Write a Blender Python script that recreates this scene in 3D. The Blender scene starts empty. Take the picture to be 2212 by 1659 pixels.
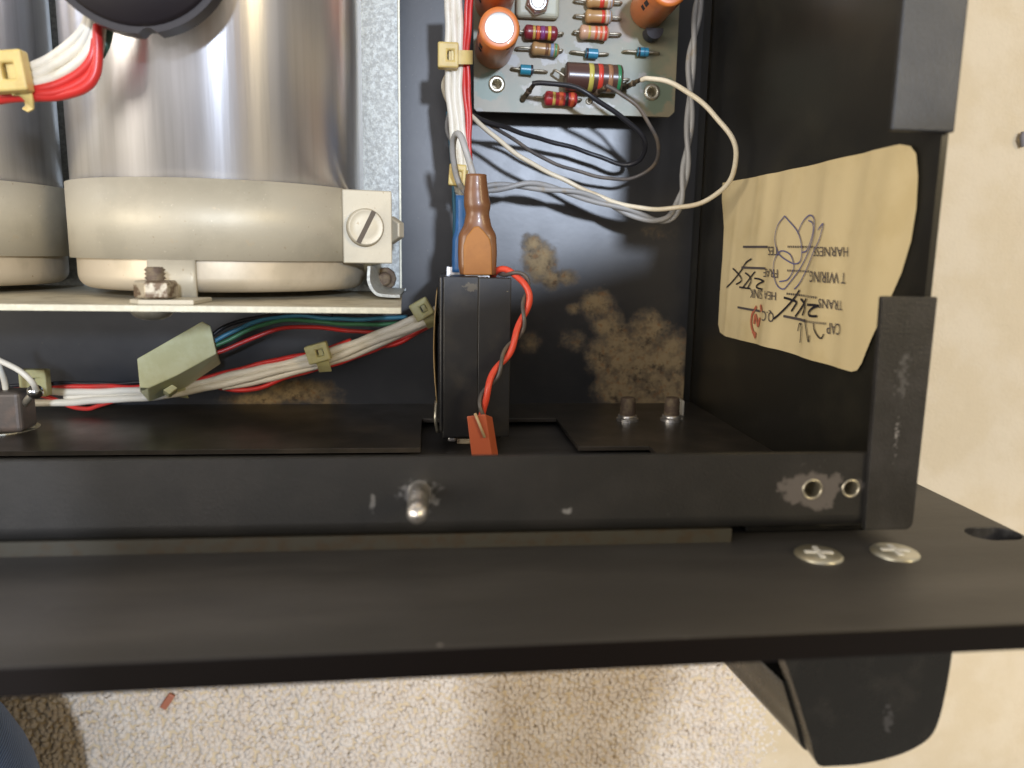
import bpy, bmesh, math, random
import numpy as np
from mathutils import Vector, Matrix
from mathutils.geometry import tessellate_polygon

random.seed(7)
rng = np.random.default_rng(7)
scene = bpy.context.scene
COL = scene.collection
CM = 0.01                       # every length below is written in centimetres

# ------------------------------------------------------------------ camera
FPX, CX, CY, H = 1650.0, 1106.0, 829.5, 25.5      # focal length in pixels of a 2212 wide picture, height above z = 0
NX, NY = 945.0, 545.0                             # where the straight-down direction falls in the picture
_n = Vector((NX - CX, -(NY - CY), -FPX)).normalized()
EZ = -_n
EX = Vector((FPX, 0, NX - CX)); EX = (EX - EZ * EX.dot(EZ)).normalized()
EY = EZ.cross(EX)
cam_d = bpy.data.cameras.new('camera')
cam = bpy.data.objects.new('camera', cam_d)
COL.objects.link(cam)
Rm = Matrix((EX, EY, EZ))                          # rows: world axes in camera coordinates
cam.matrix_world = Matrix.Translation((0, 0, H * CM)) @ Rm.to_4x4()
cam_d.sensor_width = 36
cam_d.lens = 36 * FPX / 2212
cam_d.clip_start = 0.005
cam_d.clip_end = 100
cam_d.dof.use_dof = True
cam_d.dof.focus_distance = 0.195
cam_d.dof.aperture_fstop = 15
scene.camera = cam

# ------------------------------------------------------------------ light
world = bpy.data.worlds.new('World')
scene.world = world
world.use_nodes = True
bg = world.node_tree.nodes['Background']
bg.inputs[0].default_value = (1.0, 0.92, 0.82, 1)
bg.inputs[1].default_value = 0.39

def area(name, loc, target, power, size, color):
    d = bpy.data.lights.new(name, 'AREA')
    d.shape = 'DISK'; d.size = size; d.energy = power; d.color = color
    o = bpy.data.objects.new(name, d); COL.objects.link(o)
    o.location = loc
    o.rotation_euler = (Vector(target) - Vector(loc)).to_track_quat('-Z', 'Y').to_euler()
    return o
area('ceiling_light', (0.35, 0.31, 2.0), (0, 0, 0), 29, 0.11, (0.72, 0.82, 1.0))
area('left_lamp', (-1.3, 0.12, 1.05), (0, 0, 0), 15, 0.8, (1.0, 0.91, 0.78))
area('side_warm_fill', (1.25, 0.55, 1.6), (0.05, 0, 0), 11, 0.4, (1.0, 0.79, 0.44))  # warm lamp added at the right to yellow the carpet, no window there
area('ceiling_bounce_fill', (-0.5, 0.35, 2.0), (0, 0, 0), 9.0, 1.3, (0.93, 0.93, 1.0))  # unseen area lamp added as overhead bounce to brighten the can reflections

scene.view_settings.view_transform = 'Standard'
scene.view_settings.look = 'None'
scene.view_settings.exposure = 0
scene.view_settings.gamma = 1
scene.view_settings.use_curve_mapping = False

# ------------------------------------------------------------------ placing helpers
def slope(px, py):
    c = (px - CX, -(py - CY), -FPX)
    w = Vector((EX.dot(c), EY.dot(c), EZ.dot(c)))
    return w.x / -w.z, w.y / -w.z
def at(px, py, z):
    """point at height z that lies in the direction of a pixel of the photograph"""
    s = slope(px, py)
    return Vector((s[0] * (H - z), s[1] * (H - z), z))
def on_x(px, py, X):
    s = slope(px, py); h = X / s[0]
    return Vector((X, s[1] * h, H - h))
def on_y(px, py, Y):
    s = slope(px, py); h = Y / s[1]
    return Vector((s[0] * h, Y, H - h))
def cmx(n, z):
    return n * (H - z) / FPX

# ------------------------------------------------------------------ materials
def mat(name, col, rough=0.5, metal=0.0, col2=None, vscale=150, vlo=0.45, vhi=0.65, vdetail=6, stretch=None,
        bump=0.0, bscale=600, spec=0.5, rvar=0.0, coat=0.0, wear=None, trans=0.0, speck=None, attr=None, sheen=0.0, aniso=0.0):
    m = bpy.data.materials.new(name); m.use_nodes = True
    nt = m.node_tree; N = nt.nodes; L = nt.links
    b = N['Principled BSDF']
    b.inputs['Base Color'].default_value = (*col, 1)
    b.inputs['Roughness'].default_value = rough
    b.inputs['Metallic'].default_value = metal
    b.inputs['Specular IOR Level'].default_value = spec
    b.inputs['Coat Weight'].default_value = coat
    b.inputs['Sheen Weight'].default_value = sheen
    b.inputs['Anisotropic'].default_value = aniso
    if trans:
        b.inputs['Subsurface Weight'].default_value = trans
        b.inputs['Subsurface Radius'].default_value = (0.002, 0.0015, 0.0008)
        b.inputs['Subsurface Scale'].default_value = 0.6
    geo = N.new('ShaderNodeNewGeometry')
    pos = geo.outputs['Position']
    if stretch:
        mp = N.new('ShaderNodeMapping'); mp.inputs['Scale'].default_value = stretch
        L.new(pos, mp.inputs[0]); spos = mp.outputs[0]
    else:
        spos = pos
    cur = None
    def noise(scale, detail=6, src=None, rough_=0.6):
        n = N.new('ShaderNodeTexNoise'); n.inputs['Scale'].default_value = scale
        n.inputs['Detail'].default_value = detail; n.inputs['Roughness'].default_value = rough_
        L.new(src or pos, n.inputs['Vector']); return n.outputs['Fac']
    def ramp(fac, lo, hi):
        r = N.new('ShaderNodeMapRange'); r.inputs[1].default_value = lo; r.inputs[2].default_value = hi
        r.interpolation_type = 'SMOOTHSTEP'
        L.new(fac, r.inputs[0]); return r.outputs[0]
    def mixc(fac, a, c):
        x = N.new('ShaderNodeMix'); x.data_type = 'RGBA'
        L.new(fac, x.inputs[0])
        if a is None: x.inputs[6].default_value = (*col, 1)
        else: L.new(a, x.inputs[6])
        x.inputs[7].default_value = (*c, 1); return x.outputs[2]
    def math_(op, a, c):
        x = N.new('ShaderNodeMath'); x.operation = op
        for i, v in enumerate((a, c)):
            if isinstance(v, (int, float)): x.inputs[i].default_value = v
            else: L.new(v, x.inputs[i])
        return x.outputs[0]
    rsock = None
    if col2 is not None:
        f = ramp(noise(vscale, vdetail, spos), vlo, vhi)
        cur = mixc(f, cur, col2)
    if speck:
        for sc, lo, c in speck:
            f = ramp(noise(sc, 3), lo, lo + 0.05)
            cur = mixc(f, cur, c)
    if attr:
        for an, c, c2, rr in attr:
            a = N.new('ShaderNodeAttribute'); a.attribute_name = an
            nz = noise(260, 8, None, 0.72)
            f = ramp(math_('ADD', a.outputs['Fac'], math_('MULTIPLY', math_('SUBTRACT', nz, 0.5), 1.15)), 0.16, 0.88)
            f = math_('MULTIPLY', f, ramp(a.outputs['Fac'], 0.02, 0.25))
            f2 = ramp(noise(230, 8, None, 0.7), 0.40, 0.66)
            x = N.new('ShaderNodeMix'); x.data_type = 'RGBA'; L.new(f2, x.inputs[0])
            x.inputs[6].default_value = (*c, 1); x.inputs[7].default_value = (*c2, 1)
            f3 = ramp(noise(520, 5, None, 0.7), 0.54, 0.66)
            x3 = N.new('ShaderNodeMix'); x3.data_type = 'RGBA'; L.new(math_('MULTIPLY', f3, 0.7), x3.inputs[0]); L.new(x.outputs[2], x3.inputs[6]); x3.inputs[7].default_value = (0.34, 0.165, 0.06, 1)
            f4 = ramp(noise(240, 6, None, 0.75), 0.53, 0.66)
            x4 = N.new('ShaderNodeMix'); x4.data_type = 'RGBA'; L.new(math_('MULTIPLY', f4, 0.8), x4.inputs[0]); L.new(x3.outputs[2], x4.inputs[6]); x4.inputs[7].default_value = (0.045, 0.03, 0.02, 1)
            x = x4
            y = N.new('ShaderNodeMix'); y.data_type = 'RGBA'; L.new(math_('MULTIPLY', f, 0.85), y.inputs[0])
            if cur is None: y.inputs[6].default_value = (*col, 1)
            else: L.new(cur, y.inputs[6])
            L.new(x.outputs[2], y.inputs[7]); cur = y.outputs[2]
            rsock = math_('ADD', math_('MULTIPLY', f, rr - rough), rough)
    if wear:
        for (c, r, color, lo, nsc) in wear:     # a worn or dirty patch with a ragged outline of its own
            d = N.new('ShaderNodeVectorMath'); d.operation = 'SUBTRACT'; L.new(pos, d.inputs[0])
            d.inputs[1].default_value = tuple(v * CM for v in c)
            e = N.new('ShaderNodeVectorMath'); e.operation = 'DIVIDE'; L.new(d.outputs[0], e.inputs[0])
            e.inputs[1].default_value = tuple(v * CM for v in r)
            l = N.new('ShaderNodeVectorMath'); l.operation = 'LENGTH'; L.new(e.outputs[0], l.inputs[0])
            inside = math_('SUBTRACT', 1.0, l.outputs['Value'])
            f = ramp(math_('ADD', inside, math_('MULTIPLY', math_('SUBTRACT', noise(nsc, 5), 0.5), 1.6)), lo, lo + 0.18)
            f = math_('MULTIPLY', f, ramp(inside, -0.25, 0.05))
            cur = mixc(f, cur, color)
    if cur is not None:
        L.new(cur, b.inputs['Base Color'])
    if rvar:
        f = noise(vscale * 1.7, 5, spos)
        rs = math_('ADD', math_('MULTIPLY', math_('SUBTRACT', f, 0.5), rvar * 2), rsock if rsock is not None else rough)
        rsock = rs
    if rsock is not None:
        L.new(rsock, b.inputs['Roughness'])
    if bump:
        bn = N.new('ShaderNodeBump'); bn.inputs['Strength'].default_value = bump
        bn.inputs['Distance'].default_value = 0.0004
        L.new(noise(bscale, 4, spos), bn.inputs['Height']); L.new(bn.outputs[0], b.inputs['Normal'])
    return m

# ------------------------------------------------------------------ mesh helpers
def frame(axis):
    w = Vector(axis).normalized()
    u = Vector((0, 0, 1)).cross(w) if abs(w.z) < 0.95 else Vector((1, 0, 0)).cross(w).cross(w) * -1
    u.normalize(); v = w.cross(u)
    return u, v, w
def catmull(pts, n=10):
    P = [Vector(p) for p in pts]
    P = [P[0] * 2 - P[1]] + P + [P[-1] * 2 - P[-2]]
    out = []
    for i in range(1, len(P) - 2):
        a, b, c, d = P[i - 1:i + 3]
        for k in range(n):
            t = k / n
            out.append(0.5 * ((2 * b) + (c - a) * t + (2 * a - 5 * b + 4 * c - d) * t * t + (3 * b - a - 3 * c + d) * t ** 3))
    out.append(P[-2]); return out
class MB:
    def __init__(s): s.v = []; s.f = []; s.smooth = []
    def add(s, vs, fs, smooth=False):
        o = len(s.v); s.v += [Vector(p) for p in vs]
        for f in fs: s.f.append([i + o for i in f]); s.smooth.append(smooth)
        return s
    def hexa(s, b4, t4):                    # eight corners: bottom ring, top ring
        return s.add(list(b4) + list(t4), [(3, 2, 1, 0), (4, 5, 6, 7)] + [(i, (i + 1) % 4, 4 + (i + 1) % 4, 4 + i) for i in range(4)])
    def box(s, lo, hi, M=None):
        x0, y0, z0 = lo; x1, y1, z1 = hi
        v = [Vector(p) for p in ((x0, y0, z0), (x1, y0, z0), (x1, y1, z0), (x0, y1, z0), (x0, y0, z1), (x1, y0, z1), (x1, y1, z1), (x0, y1, z1))]
        if M is not None: v = [M @ p for p in v]
        return s.hexa(v[:4], v[4:])
    def cbox(s, c, size, axes=None):
        c = Vector(c); sx, sy, sz = (q / 2 for q in size)
        u, v, w = axes or (Vector((1, 0, 0)), Vector((0, 1, 0)), Vector((0, 0, 1)))
        q = [c + u * a * sx + v * b * sy + w * e * sz for e in (-1, 1) for a, b in ((-1, -1), (1, -1), (1, 1), (-1, 1))]
        return s.hexa(q[:4], q[4:])
    def prism(s, outline, holes, fn, d0, d1):
        """outline and holes are 2-D; fn(a, b, d) gives the point at depth d"""
        loops = [[Vector((a, b, 0)) for a, b in outline]] + [[Vector((a, b, 0)) for a, b in h] for h in holes]
        tris = tessellate_polygon(loops)
        flat = [p for l in loops for p in l]; n = len(flat)
        vs = [fn(p.x, p.y, d1) for p in flat] + [fn(p.x, p.y, d0) for p in flat]
        fs = [tuple(t) for t in tris] + [tuple(i + n for i in reversed(t)) for t in tris]
        s.add(vs, fs)
        k = len(s.v) - 2 * n; o = 0
        for l in loops:
            m = len(l)
            for i in range(m):
                j = (i + 1) % m
                s.f.append([k + o + i, k + o + j, k + n + o + j, k + n + o + i]); s.smooth.append(False)
            o += m
        return s
    def lathe(s, prof, org, axis, seg=24, smooth=True, a0=0.0, cap=True, hexed=False):
        u, v, w = frame(axis); org = Vector(org); vs = []; fs = []
        for r, t in prof:
            for k in range(seg):
                a = a0 + 2 * math.pi * k / seg
                vs.append(org + w * t + (u * math.cos(a) + v * math.sin(a)) * r)
        for i in range(len(prof) - 1):
            for k in range(seg):
                k2 = (k + 1) % seg
                fs.append((i * seg + k, i * seg + k2, (i + 1) * seg + k2, (i + 1) * seg + k))
        s.add(vs, fs, smooth)
        if cap:
            o = len(s.v) - len(vs); last = o + (len(prof) - 1) * seg
            s.f.append([o + k for k in range(seg)][::-1]); s.smooth.append(False)
            s.f.append([last + k for k in range(seg)]); s.smooth.append(False)
        return s
    def tube(s, path, r, seg=8, n=8, raw=False, cap=True):
        P = [Vector(p) for p in path] if raw else catmull(path, n)
        T = [(P[min(i + 1, len(P) - 1)] - P[max(i - 1, 0)]).normalized() for i in range(len(P))]
        u = frame(T[0])[0]; vs = []; fs = []
        for i, p in enumerate(P):
            u = (u - T[i] * u.dot(T[i])).normalized(); v = T[i].cross(u)
            rr = r(i / (len(P) - 1)) if callable(r) else r
            for k in range(seg):
                a = 2 * math.pi * k / seg
                vs.append(p + (u * math.cos(a) + v * math.sin(a)) * rr)
        for i in range(len(P) - 1):
            for k in range(seg):
                k2 = (k + 1) % seg
                fs.append((i * seg + k, i * seg + k2, (i + 1) * seg + k2, (i + 1) * seg + k))
        s.add(vs, fs, True)
        if cap:
            o = len(s.v) - len(vs); last = o + (len(P) - 1) * seg
            s.f.append([o + k for k in range(seg)][::-1]); s.smooth.append(False)
            s.f.append([last + k for k in range(seg)]); s.smooth.append(False)
        return s
    def arc(s, xc, zc, r0, r1, a0, a1, y0, y1, n=24):     # piece of a round band about an axis along y
        vs = []; fs = []
        for i in range(n + 1):
            a = a0 + (a1 - a0) * i / n; sa, ca = math.sin(a), math.cos(a)
            for r, y in ((r1, y0), (r1, y1), (r0, y1), (r0, y0)):
                vs.append((xc + r * sa, y, zc + r * ca))
        for i in range(n):
            for k in range(4):
                k2 = (k + 1) % 4
                fs.append((i * 4 + k, (i + 1) * 4 + k, (i + 1) * 4 + k2, i * 4 + k2))
        fs += [(0, 1, 2, 3), tuple(n * 4 + k for k in (3, 2, 1, 0))]
        o = len(s.f); s.add(vs, fs)
        for i in range(n): s.smooth[o + i * 4] = True
        return s
    def ribbon(s, pts, width, normal):
        n = Vector(normal); P = [Vector(p) for p in pts]; vs = []; fs = []
        for i, p in enumerate(P):
            t = (P[min(i + 1, len(P) - 1)] - P[max(i - 1, 0)]).normalized(); q = t.cross(n).normalized() * width / 2
            vs += [p + q, p - q]
        for i in range(len(P) - 1): fs.append((2 * i, 2 * i + 1, 2 * i + 3, 2 * i + 2))
        return s.add(vs, fs)
    def build(s, name, m, parent=None, bevel=0.0, seg=2, smooth=None, label=None, kind=None, fix=True):
        me = bpy.data.meshes.new(name)
        org = Vector((0, 0, 0)); q = parent
        while q is not None: org += q.location; q = q.parent
        me.from_pydata([tuple((p * CM) - org) for p in s.v], [], s.f)
        me.polygons.foreach_set('use_smooth', [bool(x) if smooth is None else smooth for x in s.smooth])
        if fix:
            bm = bmesh.new(); bm.from_mesh(me); bmesh.ops.recalc_face_normals(bm, faces=bm.faces); bm.to_mesh(me); bm.free()
        me.materials.append(m)
        o = bpy.data.objects.new(name, me); COL.objects.link(o)
        if parent is not None: o.parent = parent
        if bevel:
            md = o.modifiers.new('bevel', 'BEVEL'); md.width = bevel * CM; md.segments = seg; md.limit_method = 'ANGLE'; md.angle_limit = 0.7
            md.harden_normals = False
        if label: o['label'] = label
        if kind: o['kind'] = kind
        return o
def thing(name, label, cat, loc, group=None):
    o = bpy.data.objects.new(name, None); COL.objects.link(o)
    o.location = Vector(loc) * CM; o.empty_display_size = 0.01
    o['label'] = label; o['category'] = cat
    if group: o['group'] = group
    return o
def circle(cx, cy, r, n=24, rx=None):
    return [(cx + (rx or r) * math.cos(2 * math.pi * k / n), cy + r * math.sin(2 * math.pi * k / n)) for k in range(n)]
XY = lambda a, b, d: Vector((a, b, d))
XZ = lambda a, b, d: Vector((a, d, b))
YZ = lambda a, b, d: Vector((d, a, b))

# ------------------------------------------------------------------ shared materials
BLK = (0.020, 0.020, 0.021)
hole1 = at(1755, 1057, 12.85); hole2 = at(1838, 1055, 12.85); studp = at(905, 1062, 12.85)
WORN = (0.125, 0.112, 0.105)
m_floor = mat('floor_black_enamel', (0.018, 0.019, 0.022), 0.33, col2=(0.032, 0.032, 0.033), vscale=60, vlo=0.4, vhi=0.75, bump=0.022, bscale=700, rvar=0.05, spec=0.62,
              speck=[(900, 0.70, (0.12, 0.10, 0.07))], attr=[('stain', (0.46, 0.34, 0.18), (0.19, 0.14, 0.085), 0.9)])
m_wall = mat('wall_black_enamel', (0.018, 0.017, 0.014), 0.33, col2=(0.026, 0.024, 0.018), vscale=50, bump=0.06, bscale=1500, rvar=0.06, spec=0.4)
m_plate = mat('plate_dusty_black', (0.036, 0.032, 0.027), 0.34, col2=(0.070, 0.059, 0.048), vscale=70, vlo=0.4, vhi=0.72, bump=0.1, bscale=1500, rvar=0.1)
m_raw = mat('raw_steel_edge', (0.050, 0.046, 0.034), 0.6, 0.2, col2=(0.050, 0.036, 0.020), vscale=500)
cf = at(1940, 930, 12.97)
m_flange = mat('flange_black_paint', (0.016, 0.016, 0.0155), 0.44, col2=(0.024, 0.023, 0.022), vscale=90, vlo=0.4, vhi=0.7, bump=0.22, bscale=2600, rvar=0.08,
               speck=[(700, 0.735, (0.16, 0.15, 0.15))],
               wear=[((hole1.x - 0.03, hole1.y + 0.02, 12.85), (0.80, 0.58, 2), WORN, 0.28, 260),
                     ((hole2.x + 0.1, hole2.y, 12.85), (0.42, 0.34, 2), (0.09, 0.083, 0.08), 0.45, 260),
                     ((studp.x + 0.02, studp.y - 0.05, 12.85), (0.75, 0.55, 2), (0.13, 0.13, 0.135), 0.52, 600),
                     ((at(805, 1085, 12.85).x, at(805, 1085, 12.85).y, 12.85), (0.13, 0.35, 2), (0.15, 0.15, 0.15), 0.60, 900),
                     ((at(1225, 1105, 12.85).x, at(1225, 1105, 12.85).y, 12.85), (0.35, 0.2, 2), (0.2, 0.2, 0.2), 0.72, 900)])
m_corner = mat('corner_black_paint', (0.024, 0.023, 0.022), 0.40, col2=(0.040, 0.038, 0.038), vscale=120, vlo=0.4, vhi=0.7, bump=0.28, bscale=2200, rvar=0.1,
               wear=[((cf.x, cf.y - 0.1, 12.9), (0.22, 1.6, 2), (0.30, 0.29, 0.29), 0.88, 1900),
                     ((cf.x, cf.y + 1.0, 12.9), (0.45, 1.6, 2), (0.085, 0.083, 0.083), 0.78, 1100)])
m_pedge_shade = mat('panel_edge_painted_shade', (0.0075, 0.0055, 0.005), 0.4, bump=0.05, bscale=900, spec=0.2)  # edge colour blackened to imitate the dark reflection of the person overhead
m_panel = mat('panel_black_brushed', (0.054, 0.052, 0.051), 0.48, col2=(0.108, 0.103, 0.100), vscale=40, vlo=0.38, vhi=0.75, stretch=(0.22, 1, 1), bump=0.2, bscale=1800, rvar=0.1,
              speck=[(500, 0.745, (0.13, 0.12, 0.12))],
              wear=[((on_y(px_, py_, -5.13).x, -5.13, on_y(px_, py_, -5.13).z), (rx_, 1, rz_), c_, lo_, ns_) for px_, py_, rx_, rz_, c_, lo_, ns_ in (
                  (950, 1393, 0.05, 0.05, (0.30, 0.29, 0.28), 0.3, 200), (660, 1322, 0.35, 0.12, (0.10, 0.095, 0.09), 0.75, 900), (90, 1310, 1.6, 0.9, (0.105, 0.098, 0.095), 0.95, 900), (1480, 1378, 0.3, 0.08, (0.13, 0.125, 0.12), 0.75, 900))])
hw = [at(1875, 1590, 14.3), at(1915, 1560, 14.3)]
m_handle = mat('handle_black_plastic', (0.013, 0.013, 0.012), 0.27, col2=(0.024, 0.023, 0.021), vscale=120, bump=0.08, bscale=900, rvar=0.08,
               wear=[((hw[1].x - 0.05, hw[1].y + 0.1, 14.4), (0.28, 0.75, 3), (0.060, 0.060, 0.064), 0.70, 900)])
m_alu = mat('brushed_aluminium', (0.95, 0.94, 0.96), 0.34, 0.88, col2=(0.82, 0.81, 0.82), vscale=420, vlo=0.40, vhi=0.75, stretch=(1, 0.035, 1), bump=0.05, bscale=1300, rvar=0.05,
            speck=[(650, 0.76, (0.25, 0.20, 0.15))])
_nt = m_alu.node_tree; _tg = _nt.nodes.new('ShaderNodeTangent'); _tg.direction_type = 'RADIAL'; _tg.axis = 'Y'
_nt.links.new(_tg.outputs[0], _nt.nodes['Principled BSDF'].inputs['Tangent']); _nt.nodes['Principled BSDF'].inputs['Anisotropic'].default_value = 0.92
_nt.nodes['Principled BSDF'].inputs['Anisotropic Rotation'].default_value = 0.25
m_alur = mat('dull_aluminium_rim', (0.58, 0.50, 0.375), 0.45, 0.35, col2=(0.50, 0.43, 0.315), vscale=120, stretch=(1, 0.6, 1), bump=0.05, bscale=700, speck=[(700, 0.72, (0.3, 0.2, 0.1))])
m_clamp = mat('clamp_tarnished_zinc', (0.52, 0.475, 0.37), 0.50, 0.25, col2=(0.46, 0.42, 0.325), vscale=60, bump=0.08, bscale=1300, rvar=0.08,
              speck=[(300, 0.68, (0.53, 0.465, 0.345)), (1000, 0.69, (0.36, 0.28, 0.18)), (1700, 0.68, (0.66, 0.61, 0.50))])
m_zinc = mat('galvanised_steel', (0.34, 0.35, 0.335), 0.5, 0.35, col2=(0.48, 0.50, 0.475), vscale=1050, vlo=0.40, vhi=0.60, vdetail=3, bump=0.3, bscale=500, rvar=0.2)
m_beige = mat('bracket_yellow_zinc', (0.58, 0.53, 0.40), 0.5, 0.35, col2=(0.46, 0.41, 0.30), vscale=160, bump=0.05, speck=[(1200, 0.70, (0.80, 0.78, 0.66))])
m_edge = mat('bracket_bare_edge', (0.60, 0.58, 0.46), 0.45, 0.3, col2=(0.70, 0.67, 0.53), vscale=900)
m_rust = mat('rusty_iron', (0.14, 0.10, 0.075), 0.75, 0.3, col2=(0.22, 0.17, 0.11), vscale=500, bump=0.4, bscale=900)
m_rustnut = mat('rust_spotted_nut', (0.50, 0.44, 0.33), 0.5, 0.6, col2=(0.16, 0.11, 0.07), vscale=380, vlo=0.45, vhi=0.58, bump=0.3, bscale=900)
m_steel = mat('bright_steel', (0.85, 0.83, 0.81), 0.3, 0.9, col2=(0.5, 0.48, 0.46), vscale=400, bump=0.1)
m_nickel = mat('yellowed_nickel', (0.66, 0.62, 0.50), 0.32, 0.85, col2=(0.5, 0.46, 0.36), vscale=250, bump=0.05)
m_white = mat('wire_white_pvc', (0.78, 0.74, 0.64), 0.38, col2=(0.66, 0.60, 0.47), vscale=140, vlo=0.5, vhi=0.75)
m_cream = mat('wire_cream_pvc', (0.80, 0.72, 0.55), 0.38, col2=(0.64, 0.50, 0.31), vscale=120, vlo=0.5, vhi=0.75)
m_red = mat('wire_red_pvc', (0.62, 0.035, 0.030), 0.32, col2=(0.50, 0.05, 0.04), vscale=120)
m_orange = mat('wire_orange_red_pvc', (0.78, 0.085, 0.045), 0.38)
m_blackw = mat('wire_black_pvc', (0.022, 0.022, 0.026), 0.35)
m_grey = mat('wire_grey_pvc', (0.36, 0.36, 0.355), 0.42, col2=(0.34, 0.27, 0.17), vscale=170, vlo=0.55, vhi=0.7)
m_dgrey = mat('wire_dark_grey_pvc', (0.10, 0.09, 0.085), 0.4, col2=(0.16, 0.13, 0.10), vscale=150)
m_blue = mat('wire_blue_pvc', (0.06, 0.24, 0.36), 0.4)
m_green = mat('wire_green_pvc', (0.06, 0.22, 0.10), 0.4)
m_tie = mat('yellowed_nylon', (0.68, 0.53, 0.20), 0.42, trans=0.3, col2=(0.58, 0.44, 0.16), vscale=200, spec=0.5)
m_tie2 = mat('old_green_nylon', (0.42, 0.40, 0.20), 0.45, trans=0.3, col2=(0.34, 0.31, 0.15), vscale=200)
m_molex = mat('pale_green_nylon', (0.52, 0.53, 0.33), 0.5, trans=0.3, col2=(0.46, 0.46, 0.26), vscale=110, bump=0.1, bscale=700)
m_boot = mat('brown_vinyl_sleeve', (0.20, 0.085, 0.034), 0.33, trans=0.08, col2=(0.165, 0.068, 0.027), vscale=120, coat=0.1)
m_bootf = mat('brown_vinyl_flat', (0.37, 0.155, 0.036), 0.5, col2=(0.31, 0.127, 0.030), vscale=100, spec=0.25)
m_bluev = mat('blue_vinyl_sleeve', (0.055, 0.20, 0.52), 0.36)
m_bake = mat('black_bakelite', (0.018, 0.018, 0.019), 0.34, col2=(0.034, 0.031, 0.027), vscale=120, vlo=0.45, vhi=0.7, bump=0.02, bscale=1500, rvar=0.1,
             speck=[(600, 0.73, (0.24, 0.20, 0.13))], wear=[((0.85, -0.85, 6.2), (0.35, 0.2, 1), (0.10, 0.085, 0.06), 0.45, 800)])
m_tan = mat('tan_fibre_label', (0.42, 0.29, 0.13), 0.6, col2=(0.34, 0.22, 0.09), vscale=150)
m_plug = mat('brick_red_plastic', (0.55, 0.13, 0.06), 0.42)
m_plugd = mat('brick_red_plastic_side', (0.40, 0.075, 0.035), 0.42)
m_stick = mat('bare_tinned_wire', (0.62, 0.46, 0.27), 0.5)
m_pot = mat('tarnished_metal_can', (0.13, 0.11, 0.095), 0.5, 0.35, col2=(0.18, 0.135, 0.11), vscale=160, bump=0.15, bscale=900)
m_solder = mat('solder_blob', (0.62, 0.63, 0.62), 0.22, 1.0)
m_board = mat('board_fibreglass', (0.275, 0.240, 0.155), 0.38, col2=(0.195, 0.21, 0.14), vscale=70, vlo=0.42, vhi=0.66, bump=0.03,
              speck=[(110, 0.64, (0.31, 0.295, 0.25))],
              wear=[((at(px_, py_, 2.35).x, at(px_, py_, 2.35).y, 2.35), (rx_, ry_, 1), c_, lo_, ns_) for px_, py_, rx_, ry_, c_, lo_, ns_ in (
                  (1062, 185, 0.7, 0.6, (0.16, 0.22, 0.16), 0.3, 150), (1420, 205, 0.8, 0.9, (0.17, 0.215, 0.15), 0.3, 150), (1185, 128, 0.55, 0.35, (0.40, 0.385, 0.35), 0.42, 330), (1215, 122, 0.35, 0.3, (0.42, 0.41, 0.38), 0.42, 330),
                  (1150, 205, 0.6, 0.5, (0.37, 0.35, 0.29), 0.45, 300), (1290, 228, 0.9, 0.22, (0.44, 0.43, 0.40), 0.45, 350), (1110, 130, 0.4, 0.3, (0.34, 0.33, 0.30), 0.42, 300), (1260, 100, 0.5, 0.3, (0.36, 0.35, 0.31), 0.45, 300), (1330, 60, 0.8, 1.2, (0.27, 0.22, 0.16), 0.55, 120))])
m_boarde = mat('board_cut_edge', (0.30, 0.28, 0.18), 0.6)
m_tin = mat('tinned_lead', (0.50, 0.45, 0.35), 0.4, 0.7, col2=(0.28, 0.24, 0.17), vscale=300)
m_orcap = mat('orange_sleeve', (0.70, 0.205, 0.045), 0.36, col2=(0.60, 0.16, 0.04), vscale=130, coat=0.2)
m_captop = mat('capacitor_bare_top', (0.88, 0.88, 0.88), 0.30, 0.9)
m_ink = mat('black_ink', (0.03, 0.028, 0.035), 0.6)
m_carpet = mat('beige_carpet', (0.62, 0.50, 0.325), 0.95, col2=(0.66, 0.545, 0.375), vscale=45, vlo=0.4, vhi=0.65, spec=0.1, bump=0.5, bscale=900, sheen=0.15,
               speck=[(420, 0.76, (0.40, 0.32, 0.24)), (160, 0.80, (0.25, 0.22, 0.22))])
m_pile = mat('beige_carpet_pile', (0.66, 0.57, 0.465), 0.95, col2=(0.72, 0.64, 0.54), vscale=60, vlo=0.4, vhi=0.65, spec=0.15, bump=0.6, bscale=1500, sheen=0.2, speck=[(420, 0.76, (0.42, 0.34, 0.26)), (160, 0.80, (0.28, 0.25, 0.25))])
m_scrap = mat('reddish_scrap', (0.40, 0.14, 0.075), 0.6)

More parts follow.
